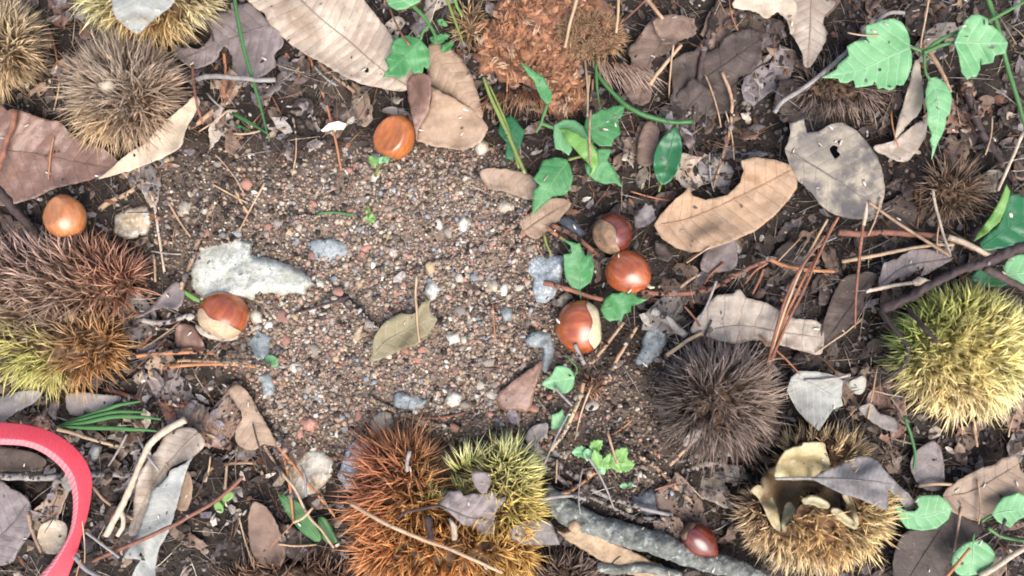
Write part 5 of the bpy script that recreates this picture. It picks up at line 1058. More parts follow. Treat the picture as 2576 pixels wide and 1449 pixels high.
for pts, r, mt, lb in (([(975, 1250), (1200, 1215), (1450, 1185)], 6, 'needle_tan', 'uppermost short tan needle of the bundle by the reddish split bur'), ([(990, 1245), (1250, 1215), (1600, 1215), (1932, 1290), (2040, 1315)], 5, 'needle', 'long orange-tan needle of the bundle ending at the small round leaf'),
                      ([(1130, 1280), (1400, 1270), (1600, 1280), (1932, 1295), (2050, 1330)], 4.5, 'needle_tan', 'pale needle in the middle of the bundle by the small round leaf'), ([(1240, 1325), (1500, 1300), (1760, 1300), (1990, 1330), (2060, 1345)], 5, 'needle', 'lowest rusty needle of the bundle by the small round leaf')):
    ndl(A1_(pts), r, mt, lb, lift=1, group='pine needles of the tan bundle')
for k, (pts, mt) in enumerate((([(10, 1290), (120, 980), (250, 700), (400, 430), (530, 190)], 'needle'), ([(0, 1300), (90, 1000), (200, 700), (330, 420), (450, 210)], 'needle_tan'), ([(20, 1270), (160, 960), (290, 700), (380, 480), (500, 230)], 'wood_red'), ([(-10, 1320), (60, 1050), (150, 760), (300, 500), (430, 330)], 'wood_red'))):
    ndl(F1(pts), 4, mt, ['rightmost orange needle of the upright bundle left of the dark olive leaf', 'tan needle in the upright bundle left of the dark olive leaf', 'dark red needle in the upright bundle left of the dark olive leaf', 'leftmost dark red needle of the upright bundle behind the dark bur'][k], z=16 + k, group='pine needles of the upright bundle')
e = strand('pine_needle', [(x, y, 20 + 4 * i) for i, (x, y) in enumerate(F1([(655, 1030), (665, 800), (690, 500), (715, 280), (742, 90)]))], 3.4, 'wood_red', 'slender red needle with a pale tip standing before the dark olive leaf', 'pine needle', n=5, taper=(.7, 1, 1.2, .6), lm='slender red needle')
p = [(x, y, z) for (x, y), z in zip(F1([(722, 250), (738, 160), (748, 70)]), (34.5, 36.4, 38))]
pp = curve(p, 5); v, f = tube(P(pp[:, 0], pp[:, 1], pp[:, 2] * .001), np.interp(np.linspace(0, 1, len(pp)), [0, .4, 1], [4, 5.5, 1]) * K, 6); link('tip', v, f, M['wood_pale'], e, {'vs': np.full(len(v), .5), 'vt': np.full(len(v), 60.)})
tw(F1([(1245, -20), (1270, 120), (1310, 270), (1375, 480)]), 3.8, 'wood_pale', 'thin pale stalk slanting down to the torn lilac leaf', 'thin pale stalk', z=15)
tw(F1([(530, 305), (700, 315), (850, 305), (1050, 315), (1250, 330), (1450, 380), (1560, 430), (1660, 480)]), 8.5, 'wood_red', 'thick pinkish brown stem above the torn lilac leaf', 'thick pinkish stem', z=9)
tw(F1([(1360, 340), (1500, 390), (1620, 450), (1680, 480)]), 8, 'wood_pale', 'pale stem end at the upper side of the yellow-green bur', None, z=12)
tw(F1([(560, 525), (760, 490), (900, 460), (1060, 430), (1250, 400), (1400, 400)]), 5, 'needle_tan', 'pale straw stalk above the torn lilac leaf', 'pale straw stalk', z=12)
e = tw(F1([(740, 748), (900, 715), (1090, 685), (1170, 665)]), 5, 'wood_pale', 'pale stalk with a knobbly end in front of the torn lilac leaf', 'pale knobbly stalk', z=19)
kb = curve([(*F1([(1095, 690)])[0], 19), (*F1([(1150, 675)])[0], 20), (*F1([(1225, 680)])[0], 19)], 4); v, f = tube(P(kb[:, 0], kb[:, 1], kb[:, 2] * .001), np.interp(np.linspace(0, 1, len(kb)), [0, .4, 1], [6, 11, 4]) * K, 9, .5); link('knob', v, f, M['wood_pale'], e, {'vs': np.full(len(v), .5), 'vt': np.full(len(v), 60.)})
dk = strand('twig', [(x, y, z) for (x, y), z in zip(F1([(2000, 380), (1860, 440), (1700, 500), (1600, 545), (1480, 580), (1360, 640), (1250, 690), (1160, 740), (1080, 790), (960, 850), (860, 880)]), (58, 54, 50, 48, 46, 42, 38, 34, 30, 26, 22))], 10.5, 'wood_dark', 'knobbly black twig crossing the top of the yellow-green bur', 'twig', wob=.6, taper=(1.1, 1, .9, 1.25), n=9, lm='black twig', bend=3)
for pts, r in (([(1640, 575, 48), (1760, 640, 42), (1860, 690, 38), (2000, 760, 34)], 9), ([(850, 890, 23), (940, 1020, 30), (1025, 1120, 34), (1062, 1200, 35), (1020, 1320, 34), (960, 1370, 32), (870, 1430, 26)], 6), ([(1060, 880, 30), (1170, 1020, 44), (1285, 1135, 50)], 6.5)):
    pp = curve([(*F1([(x, y)])[0], z) for x, y, z in pts], 8); v, f = tube(P(pp[:, 0], pp[:, 1], pp[:, 2] * .001), np.linspace(1, .75, len(pp)) * r * K, 8, .5); link('side_twig', v, f, M['wood_dark'], dk)
tw(F0([(1500, 660), (1540, 800), (1590, 960), (1650, 1060), (1720, 1160), (1790, 1260), (1870, 1400)]), 11, 'wood_dark', 'thick dark purplish root slanting down below the right pale green leaf', 'dark purplish root', name='root', cat='root', z=6, wob=.5)
tw(F0([(50, 850), (110, 770), (300, 640), (450, 520), (600, 390), (740, 270), (860, 130), (940, 95), (1030, 100)]), 6, 'wood_grey', 'long pale grey twig passing under the largest pale green leaf', 'long pale grey twig', z=15)
tw(F0([(1950, 960), (1900, 1060), (1800, 1290), (1735, 1440)]), 4.5, 'wood_pale', 'pale thin stalk at the right edge below the vine', None, z=17)
tw(F0([(1215, -20), (1190, 120), (1165, 260), (1150, 370)]), 2.5, 'needle_tan', 'thin tan thread falling to the three-leaved seedling', None, z=26)
tw(F0([(1180, 330), (1260, 450), (1320, 560), (1380, 700)]), 6, 'wood_tan', 'brown curved twig under the three-leaved seedling', 'brown curved twig', z=14)
tw(E0([(1585, 545), (1640, 680), (1660, 800), (1640, 1000), (1590, 1180), (1550, 1320), (1520, 1430)]), 4.5, 'wood_tan', 'curved tan stalk right of the black root', 'curved tan stalk', lift=1)
tw(E0([(1570, -30), (1510, 150), (1440, 420), (1410, 640), (1370, 900), (1345, 1120), (1330, 1330)]), 7.5, 'wood_dark', 'thin black root running down across the large dark rotten leaf', 'black root', name='root', cat='root', lift=1, wob=.5)
tw(E0([(1420, 900), (1380, 1010), (1370, 1150)]), 5, 'wood_dark', 'short black side root next to the oval green leaf', None, name='root', cat='root', lift=0, wob=.5)
st = strand('plant_stem', E0([(612, 440), (640, 545), (700, 630), (770, 710), (850, 790), (960, 850), (1080, 895), (1220, 922), (1365, 918)]), 6.5, 'grass', 'thick bent green stem sweeping right of the rotting orange bur', 'plant stem', z=15, taper=(.35, .9, 1, 1, .95), lm='thick bent green stem')
gr = lambda pts, r, mat, label, **kw: strand('grass_blade', pts, r, mat, label, 'grass blade', n=6, wob=.05, flat=.35, taper=kw.pop('taper', (.9, 1, .8, .25)), **kw)
gr(E0([(635, 480), (640, 600), (652, 720), (668, 810)]), 3.5, 'grass', 'narrow green blade beside the thick bent green stem', lift=1)
gr(D0([(1715, 580), (1780, 760), (1850, 900), (1930, 1075), (2030, 1310)]), 5, 'ystem', 'yellow-green stalk crossing the small dark green leaf', z=18, taper=(.7, 1, 1, .9))
gr(D0([(1760, 640), (1830, 800), (1900, 960), (1985, 1270)]), 3.5, 'ystem', 'thinner yellow-green stalk beside the other by the rotting bur', z=16, taper=(.6, 1, 1, .9))
gr(D0([(1435, -30), (1490, 130), (1530, 240), (1570, 340)]), 4, 'ystem', 'yellow-green grass shoot in the top middle', z=14)
gr(D0([(1490, -40), (1520, 60), (1560, 130)]), 4, 'lime', 'bright shoot tip at the top edge', z=16)
gr([(588, -20), (600, 60), (615, 130), (650, 250), (678, 356)], 4.5, 'grass', 'long slim grass blade hanging from the top edge', z=17, taper=(1, 1, .9, .3))
gr(A0([(1710, 915), (1800, 950), (1915, 1000)]), 5, 'grass', 'short green blade at the foot of the long slim one', lift=1)
gr(A0([(1755, 850), (1850, 905), (1960, 970), (2020, 1010)]), 5, 'grass', 'second short green blade lying across the long slim one', lift=1.5)
for k, pts in enumerate(([(425, 322), (600, 260), (780, 200), (920, 155), (1062, 130)], [(425, 322), (620, 270), (800, 225), (960, 210), (1110, 218)], [(430, 322), (640, 290), (850, 250), (1050, 250), (1215, 268)], [(430, 322), (640, 328), (850, 335), (1050, 345), (1200, 358)])):
    gr(A2(pts), 5.5, 'grass', ['uppermost', 'second', 'third', 'lowest'][k] + ' of four green needles fanning out above the red strap', z=13 + k, taper=(.4, 1, 1, .4), group='green needles above the red strap')
tw(D0([(398, 420), (450, 560), (510, 720), (560, 890), (600, 1060), (642, 1285)]), 4, 'needle', 'long orange-tan needle left of the amber chestnut', 'long orange-tan needle', lift=1, name='pine_needle', cat='pine needle')
tw(D0([(470, 462), (540, 540), (610, 595), (690, 650), (752, 702)]), 5.5, 'wood_tan', 'short tan twig below the big striped leaf', 'short tan twig', lift=1)
for k, (pts, mt) in enumerate((([(152, 400), (210, 560), (250, 750), (268, 900), (282, 1042)], 'needle'), ([(150, 450), (260, 590), (400, 760), (520, 900), (632, 1042)], 'needle'), ([(55, 450), (170, 640), (290, 790), (400, 1000), (500, 1110), (585, 1235)], 'needle_tan'))):
    ndl(D2(pts), 4.2, mt, ['steep orange needle crossing the white rusty stone', 'slanting orange needle crossing the white rusty stone', 'long tan needle reaching over the long dull green leaf'][k], lift=1, group='pine needles over the white rusty stone')
tw(D2([(355, 650), (372, 740), (378, 850)]), 3.5, 'wood_grey', 'short dark needle standing on the white rusty stone', None, lift=2)
tw(D2([(280, 1040), (350, 1010), (430, 930)]), 4, 'needle_tan', 'short mustard stalk crossing the long dull green leaf', None, lift=2)
ndl([(x, y, z) for (x, y), z in zip(D2([(715, 905), (850, 980), (1000, 1060), (1150, 1130), (1300, 1190), (1450, 1240), (1650, 1330), (1860, 1425)]), (34, 38, 41, 42, 42, 42, 42, 38))], 5, 'needle_tan', 'long pinkish stalk lying across the orange and green bur', lm='long pinkish stalk')
tw([(x, y, z) for (x, y), z in zip(c1([(680, 920), (700, 1000), (720, 1140)]), (33, 35, 37))], 9, 'wood_dark', 'short black twig piece stuck in the orange spines', None, wob=.7)
tw([(x, y, z) for (x, y), z in zip(c1([(880, 940), (920, 1020), (930, 1130)]), (31, 33, 34))], 9, 'wood_pale', 'pale husk splinter below the lilac grey leaf', None, wob=.5, taper=(.4, 1, .6))
tw([(x, y, z) for (x, y), z in zip(c1([(530, 340), (505, 420), (505, 520)]), (34, 34, 32))], 5, 'wood_grey', 'grey twig bit in the upper orange spines', None)
tw(D1([(520, 690), (590, 740), (700, 840), (800, 930), (900, 1030), (935, 1070)]), 11, 'wood_dark', 'dark rotten root piece pointing to the olive leaf', 'dark root piece', name='root', cat='root', z=3.5, wob=.5, taper=(.5, 1, 1.1, .7))
tw(D1([(1075, 640), (1200, 600), (1300, 560), (1420, 520), (1600, 470), (1760, 390), (1870, 310), (1990, 210)]), 5, 'wood_red', 'thin reddish rootlet running across the gravel to the upper right', 'thin reddish rootlet', name='root', cat='root', lift=.3, stiff=3)
tw(D1([(1210, 640), (1205, 760), (1212, 900), (1220, 1030), (1235, 1140)]), 3, 'needle_tan', 'tan needle lying upright across the olive leaf', None, name='pine_needle', cat='pine needle', lift=1)
tw(D1([(1690, 750), (1760, 870), (1840, 980), (1890, 1060)]), 8, 'wood_dark', 'short dark stick in the gravel left of the dark blue-grey stone', None, z=3.5, wob=.5)
tw(D1([(450, 165), (560, 155), (650, 160), (745, 178)]), 4, 'grass', 'dull green stalk lying in the upper gravel', None, lift=.5)
tw(D1([(260, 180), (340, 190), (450, 185)]), 8, 'wood_dark', 'dark bit of bark at the left end of the dull green stalk', None, z=2.5)
tw(D2([(860, 110), (1000, 180), (1150, 240), (1300, 290), (1450, 335), (1560, 350)]), 6, 'wood_tan', 'mustard brown twig above the green spines of the orange bur', 'mustard brown twig', lift=1)
tw(A0([(115, 835), (90, 960), (40, 1090), (10, 1220), (-20, 1320)]), 8, 'wood_red', 'reddish stick standing on the reddish brown leaf at the left edge', 'reddish stick', lift=1)
tw(A0([(1688, 390), (1702, 520), (1708, 640), (1692, 800)]), 4.5, 'needle', 'short orange needle right of the greyish brown bur', None, name='pine_needle', cat='pine needle', lift=1)
tw(A0([(1420, 965), (1500, 920), (1600, 840), (1690, 775)]), 7, 'wood_tan', 'pale brown twig right of the narrow pale beige leaf', 'pale brown twig', lift=1)
tw(A1_([(750, 130), (830, 70), (960, 10), (1060, -60)]), 7, 'wood_tan', 'tan twig left above the white yellowish stone', None, lift=1)
tw(A0([(1440, 625), (1500, 590), (1600, 572), (1750, 585), (1860, 590), (1940, 605), (2080, 600)]), 7, 'wood_grey', 'grey twig between the greyish brown bur and the long slim grass', 'grey twig', lift=1)
tw(A1_([(-40, -30), (60, 80), (130, 160), (210, 240), (280, 320)]), 14, 'wood_dark', 'thick dark stick at the left edge above the reddish split bur', 'thick dark stick', z=7, wob=.4)
tw(A1_([(1130, -30), (1170, 120), (1190, 280), (1215, 440), (1240, 600)]), 4, 'wood_pale', 'pale grey needle left of the brown stick', None, lift=.5)
tw(A1_([(1270, 70), (1340, 200), (1440, 340)]), 3.2, 'wood_tan', 'thin needle under the top of the brown stick', None, lift=.5)
tw(A1_([(1160, 470), (1170, 580), (1172, 680)]), 3.5, 'needle_tan', 'short tan needle right of the reddish split bur', None, lift=1)
tw(A1_([(1055, 1170), (1130, 1090), (1200, 1010), (1280, 920)]), 6.5, 'wood_red', 'reddish brown stick under the slim mauve leaf', 'reddish brown stick', lift=.5)
tw(A1_([(1060, 960), (1150, 985), (1280, 980), (1420, 930)]), 7, 'wood_grey', 'dark grey curved twig below the slim mauve leaf', None, z=4)
tw(A1_([(1780, -10), (1820, 80), (1870, 160)]), 3.5, 'needle_tan', 'short needle at the upper left of the gravel', None, lift=.5)
tw(E1([(1165, 1235), (1250, 1175), (1330, 1120), (1430, 1065)]), 5.5, 'needle_tan', 'straight tan stalk left of the dark brown bur', 'straight tan stalk', lift=2)
tw(E1([(1050, 895), (1150, 950), (1230, 1020), (1310, 1090)]), 12, 'wood_grey', 'grey flat stick above the long blue-grey stone', None, z=5, wob=.4)
tw(E1([(600, 1290), (690, 1180), (790, 1050), (840, 990)]), 5, 'wood_tan', 'brown twig right of the nut with the cream scar', None, z=6)
tw(E1([(730, 1430), (780, 1290), (860, 1150), (940, 1020)]), 5, 'wood_tan', 'second brown twig left of the long blue-grey stone', None, z=7)
tw(E1([(475, 1150), (500, 1210), (530, 1270), (550, 1300)]), 6, 'wood_grey', 'short grey twig at the bottom of the nut with the cream scar', None, z=22)
tw(E1([(235, 685), (330, 705), (450, 740), (560, 780), (700, 815)]), 7, 'wood_red', 'mauve red stem above the nut with the cream scar', 'mauve red stem', z=11)
tw(E1([(300, 250), (430, 310), (520, 370), (610, 440), (690, 510)]), 7, 'wood_red', 'dull red stem left of the rounded glossy chestnut', 'dull red stem', z=7)
tw(E1([(270, 270), (330, 320), (400, 365)]), 5, 'needle', 'orange stem tip above the green leaf by the banded stone', None, z=9)
tw(E1([(240, 320), (265, 400), (298, 470)]), 3.5, 'ystem', 'tiny yellow-green stalk above the banded grey stone', None, z=10)
tw(E1([(-20, 270), (70, 180), (150, 90)]), 4.5, 'wood_red', 'red-brown twig at the upper right rim of the gravel', None, z=5)
rt = strand('root', E1([(975, 745), (1100, 765), (1220, 770), (1350, 760), (1480, 735), (1580, 690), (1680, 630), (1800, 570), (1930, 515), (2000, 500)]), 6.5, 'wood_red', 'long red-brown root curving right from the rounded glossy chestnut', 'root', z=7.5, lm='long red-brown root', wob=.4)
for pts in ([(1760, 690), (1830, 600), (1930, 530)], [(1815, 770), (1860, 680), (1900, 580)]):
    pp = curve(E1(pts), 8); v, f = tube(P(pp[:, 0], pp[:, 1], np.full(len(pp), .008)), np.linspace(.6, 1, len(pp)) * 4 * K, 6, .3); link('side_root', v, f, M['wood_red'], rt)
tw(F1([(10, 505), (80, 540), (190, 570), (330, 590), (500, 600)]), 5.5, 'needle', 'orange-brown root end crossing the upright needles', None, name='root', cat='root', z=9)
tw(E1([(1545, 670), (1500, 790), (1450, 900), (1415, 975)]), 3.5, 'wood_grey', 'grey needle over the pale leaf behind the dark bur', None, z=13)
tw(E1([(1270, 720), (1340, 665), (1420, 620)]), 4.5, 'wood_tan', 'small brown twig above the long red-brown root', None, z=8)
tw(B2([(-30, 410), (80, 460), (200, 530), (330, 590), (450, 680), (560, 765), (720, 850), (900, 910), (1050, 955), (1212, 992)]), 6.5, 'wood_grey', 'long greyish brown twig from the green spines toward the dark flat stone', 'long greyish twig', lift=1)
tw(B2([(140, 510), (260, 620), (400, 745), (560, 830), (700, 905), (830, 970), (920, 1005), (1080, 1020)]), 6, 'wood_grey', 'second greyish twig running just below the long one', None, lift=1)
tw(B2([(890, 525), (970, 555), (1050, 600), (1120, 660), (1190, 730), (1270, 810), (1370, 900)]), 5.5, 'wood_tan', 'tan stalk arching down from the dark brown bur', 'tan arching stalk', lift=1)
tw(B2([(540, -10), (510, 100), (460, 220), (390, 370), (290, 500)]), 5.5, 'needle_tan', 'bowed straw stalk between the two small green leaves and the sprout', 'bowed straw stalk', z=11)
tw(B2([(320, 20), (380, 90), (450, 160)]), 3.5, 'wood_grey', 'thin grey needle over the little round green leaf', None, z=16)
tw(B2([(350, 832), (440, 810), (530, 750), (620, 670), (720, 610)]), 5, 'needle', 'orange stem leading up to the bright tiny-leaved sprout', 'orange stem', z=9)
tw(B2([(200, 880), (330, 850), (450, 845), (560, 870)]), 5, 'wood_grey', 'curved grey twig at the upper end of the fallen branch', None, z=17)
tw(B2([(1190, 615), (1270, 530), (1350, 455)]), 5, 'wood_tan', 'short reddish twig stuck in the lower spines of the dark bur', None, z=22)
tw(A2([(790, 40), (1000, 95), (1200, 140), (1500, 182), (1790, 212)]), 6, 'wood_red', 'straight pinkish stick above the curled greyish brown leaf', 'straight pinkish stick', lift=1)
tw(A2([(430, 340), (560, 375), (700, 420), (880, 465), (1060, 490)]), 5, 'needle_tan', 'tan needle from the red strap to the forked pale stick', None, lift=2)
tw(A2([(700, 770), (780, 870), (880, 945), (1000, 1025)]), 4, 'needle_tan', 'thin tan stalk curling under the forked pale stick', None, lift=2)
tw(A2([(1410, 285), (1550, 262), (1700, 240), (1780, 195)]), 5.5, 'wood_grey', 'grey twig continuing from the forked stick to the right', None, lift=1)
tw(A2([(1640, 590), (1760, 510), (1800, 480)]), 5, 'wood_grey', 'small grey twig right of the curled greyish brown leaf', None, lift=1)
tw(A2([(1540, 735), (1590, 640), (1740, 600), (1932, 595)]), 5, 'wood_tan', 'pinkish tan twig left of the white rusty stone', None, lift=1)
tw(A2([(1695, 800), (1705, 700), (1712, 600)]), 4, 'needle_tan', 'upright tan needle over the tiny two-leaved seedling', None, lift=1)
tw(A2([(640, 1110), (760, 1200), (900, 1310)]), 4, 'wood_grey', 'grey needle right of the lower red strap', None, lift=1)
tw(A2([(560, 1290), (640, 1390), (760, 1460)]), 6, 'wood_grey', 'greyish stick at the bottom right of the red strap', None, lift=1)
tw(A2([(210, 970), (250, 1130), (320, 1290)]), 5, 'wood_tan', 'tan twig inside the red strap beside the cream leaf', None, lift=1)
tw(A2([(430, 720), (370, 860), (290, 1040)]), 5, 'wood_grey', 'slanting grey twig inside the red strap', None, lift=1)
tw(E0([(492, -20), (450, 130), (415, 290), (400, 360)]), 4.5, 'needle_tan', 'long tan needle lying on the rotting orange bur', None, z=25)
tw(E0([(805, -20), (800, 130), (785, 250)]), 3.5, 'needle_tan', 'thin pale needle on the right side of the rotting bur', None, z=24)
tw(E0([(1005, -20), (1070, 60), (1140, 145)]), 5.5, 'wood_tan', 'tan stick above the ragged brown leaf', None, z=14)
tw(E0([(1040, 640), (1110, 540), (1200, 430), (1280, 340)]), 5, 'needle_tan', 'pale orange stalk at the edge of the ragged brown leaf', None, z=13)
for k, (x0, y0, x1, y1) in enumerate(((548, 440, 572, 880), (590, 480, 560, 760), (610, 600, 585, 800), (570, 520, 575, 700))):
    ndl(E0([(x0, y0), ((x0 + x1) / 2 + 8, (y0 + y1) / 2), (x1, y1)]), 3.2, 'needle_tan', ['longest', 'slanting', 'rightmost short', 'middle'][k] + ' tan needle under the rotting bur beside the green stem', lift=2, group='tan needles beside the green stem')
tw(F2([(1030, 240), (1080, 390), (1110, 520), (1100, 640)]), 4.5, 'grass', 'thin green stalk hanging under the yellow-green bur', 'thin green stalk', z=16, cat='plant stem', name='plant_stem')
tw(F2([(1345, 1455), (1430, 1350), (1525, 1240)]), 4.5, 'needle', 'bright orange needle lying across the round mint leaf', None, name='pine_needle', cat='pine needle', z=22)
tw(F2([(1400, 260), (1470, 380), (1340, 600), (1480, 700)][:2]), 4, 'wood_red', 'short red stalk below the yellow-green bur', None, z=10)
tw(F2([(1130, 770), (1250, 755), (1400, 760)]), 5, 'needle_tan', 'pale stalk left of the warm brown leaf', None, z=8)
tw(F2([(1600, 1449), (1720, 1380), (1850, 1290), (1960, 1230)]), 8, 'wood_pale', 'pale stem crossing the lower right corner', None, z=20)
# ------------------------------------------------------------------ litter: countable scraps, pebbles, needles; then uncountable stuff
used = {}
def where(X, Y):
    d = sorted(LM, key=lambda l: (l[0] - X) ** 2 + (l[1] - Y) ** 2)
    return d
def side(l, X, Y):
    dx, dy = X - l[0], Y - l[1]
    if abs(dx) > abs(dy): return 'right of' if dx > 0 else 'left of'
    return 'below' if dy > 0 else 'above'
def autolabel(head, X, Y):
    d = where(X, Y); opts = []
    for k in range(5): opts.append(f"{head} {side(d[k], X, Y)} the {d[k][2]}")
    for k in range(4):
        for j in range(k + 1, 6): opts.append(f"{head} between the {d[k][2]} and the {d[j][2]}")
    opts = [o for o in opts if len(o.split()) <= 16]
    for o in opts:
        if o not in used: used[o] = 1; return o
    return opts[0]
KIND = [('purple', 'mauve grey', 4), ('brown', 'brown', 8), ('grey', 'grey', 3), ('dark', 'dark brown', 7), ('tan', 'tan', 4), ('bleach', 'pale brown', 3), ('cream', 'cream', 1), ('red', 'reddish brown', 2)]
wts = np.array([k[2] for k in KIND], float); wts /= wts.sum()
free0 = occ.copy()
cnt = 0; tries = 0; placed = np.zeros_like(occ)
while cnt < 235 and tries < 30000:
    tries += 1
    X, Y = rnd.uniform(-20, 2596), rnd.uniform(-20, 1469)
    if sample(soil, X, Y) > .45 or sample(grav, X, Y) > .3: continue
    L = rnd.choice([110, 130, 150, 170] if cnt < 85 else [44, 56, 70, 90]) * rnd.uniform(.8, 1.2); Wd = L * rnd.uniform(.35, .75)
    a = rnd.uniform(0, 6.28); m = rnd.randint(7, 11)
    pts = []
    for i in range(m):
        t = 2 * math.pi * i / m + rnd.uniform(-.2, .2); q_ = rnd.uniform(.7, 1.15)
        x, y = .5 * L * math.cos(t) * q_, .5 * Wd * math.sin(t) * q_
        pts.append((X + x * math.cos(a) - y * math.sin(a), Y + x * math.sin(a) + y * math.cos(a)))
    for _b in range(rnd.choice([0, 1, 1, 2])):
        k = rnd.randrange(m); pts[k] = (X + (pts[k][0] - X) * .3, Y + (pts[k][1] - Y) * .3)
    mm = inside(pts, gx, gy)
    if mm.sum() < 6: continue
    if (free0[mm]).mean() > (.5 if cnt < 85 else .35) or placed[mm].mean() > (.5 if cnt < 85 else .75): continue
    ki = int(rg.choice(len(KIND), p=wts))
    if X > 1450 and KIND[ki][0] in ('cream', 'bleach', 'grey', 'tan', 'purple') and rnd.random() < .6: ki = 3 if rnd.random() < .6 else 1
    zt = float(np.median(hmap[mm])); zt = min(zt, 2 if cnt < 85 else 6)
    tx, ty = rnd.uniform(-4, 4), rnd.uniform(-4, 4)
    zc = [(X - L / 2, Y, zt + 2.5 - tx), (X + L / 2, Y, zt + 2.5 + tx), (X, Y - L / 2, zt + 2.5 - ty), (X, Y + L / 2, zt + 2.5 + ty)]
    size = 'tiny' if L < 50 else 'small' if L < 66 else 'torn' if L < 100 else rnd.choice(['large torn', 'broad ragged', 'half buried'])
    form = rnd.choice(['leaf scrap', 'leaf fragment', 'leaf flake']) if L < 62 else rnd.choice(['leaf piece', 'leaf remnant'])
    rb_ = [(X - .5 * L * math.cos(a), Y - .5 * L * math.sin(a)), (X, Y), (X + .5 * L * math.cos(a), Y + .5 * L * math.sin(a))] if L > 60 and rnd.random() < .6 else None
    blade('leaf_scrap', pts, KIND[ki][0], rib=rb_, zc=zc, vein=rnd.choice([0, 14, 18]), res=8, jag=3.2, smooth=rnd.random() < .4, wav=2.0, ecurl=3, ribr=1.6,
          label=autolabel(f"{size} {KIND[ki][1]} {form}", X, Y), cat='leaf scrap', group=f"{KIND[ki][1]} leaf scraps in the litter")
    placed |= mm; cnt += 1

occ[:] = free0
# pebbles: one small set of stone shapes, copied
def ico(sub, seed, sq):
    import bmesh
    bm = bmesh.new(); bmesh.ops.create_icosphere(bm, subdivisions=sub, radius=1)
    for v in bm.verts:
        n = mnoise.noise(v.co * 1.3 + Vector((seed * 7.1, 0, 0))) * .35 + mnoise.noise(v.co * 3.1 + Vector((0, seed * 5.3, 0))) * .12
        v.co *= 1 + n
        for k in range(3):
            d = Vector(mnoise.random_unit_vector()) if False else Vector((math.sin(seed + k * 2.1), math.cos(seed * 1.7 + k), math.sin(seed * .6 + k * 1.3))).normalized()
            ex = v.co.dot(d) - .72
            if ex > 0: v.co -= d * ex * .8
        v.co.z *= sq
    bm.verts.ensure_lookup_table()
    V = np.array([v.co[:] for v in bm.verts]); F = np.array([[v.index for v in f.verts] for f in bm.faces]); bm.free()
    return V, F
PM = []
for s in range(6):
    V, F = ico(2, s + 1, .7); me = mesh_np('pebble', V, F, None, True); me.materials.append(M['pebble']); PM.append(me)
PC = [((.34, .17, .12), 'salmon pink', 5), ((.46, .42, .35), 'cream', 4), ((.58, .57, .53), 'white', .9), ((.25, .21, .17), 'grey-brown', 7), ((.23, .25, .26), 'bluish grey', 2), ((.40, .29, .17), 'ochre', 2), ((.24, .13, .10), 'red-brown', 2)]
pw = np.array([c[2] for c in PC], float); pw /= pw.sum()
proto = None; cnt = 0; tries = 0; pts_done = []
while cnt < 210 and tries < 20000:
    tries += 1
    X, Y = rnd.uniform(400, 1500), rnd.uniform(380, 1300)
    g, s = sample(grav, X, Y), sample(soil, X, Y)
    if rnd.random() > max(g, s * .28): continue
    if sample(occ, X, Y): continue
    r = rnd.choice([8, 9, 10, 11, 13, 16]) * rnd.uniform(.8, 1.15)
    if any((X - x) ** 2 + (Y - y) ** 2 < (r + q_) ** 2 * .8 for x, y, q_ in pts_done): continue
    ci = int(rg.choice(len(PC), p=pw)); me = rnd.choice(PM)
    if proto is None: o = proto = bpy.data.objects.new('pebble', me)
    else: o = proto.copy(); o.data = me
    sc.collection.objects.link(o)
    zb = float(surf(X, Y)) * .001
    o.location = P(X, Y, zb + r * K * .08).tolist(); o.rotation_euler = (rnd.uniform(-.4, .4), rnd.uniform(-.4, .4), rnd.uniform(0, 6.28))
    o.scale = (r * K, r * K * rnd.uniform(.65, .95), r * K * rnd.uniform(.6, .9))
    v_ = rnd.uniform(.85, 1.15); o.color = (*(c * v_ for c in PC[ci][0]), 1)
    sz = 'tiny' if r < 9 else 'small' if r < 13 else 'larger'
    tag(o, autolabel(f"{sz} {PC[ci][1]} pebble", X, Y), 'pebble', f"{PC[ci][1]} pebbles in the gravel")
    pts_done.append((X, Y, r)); cnt += 1

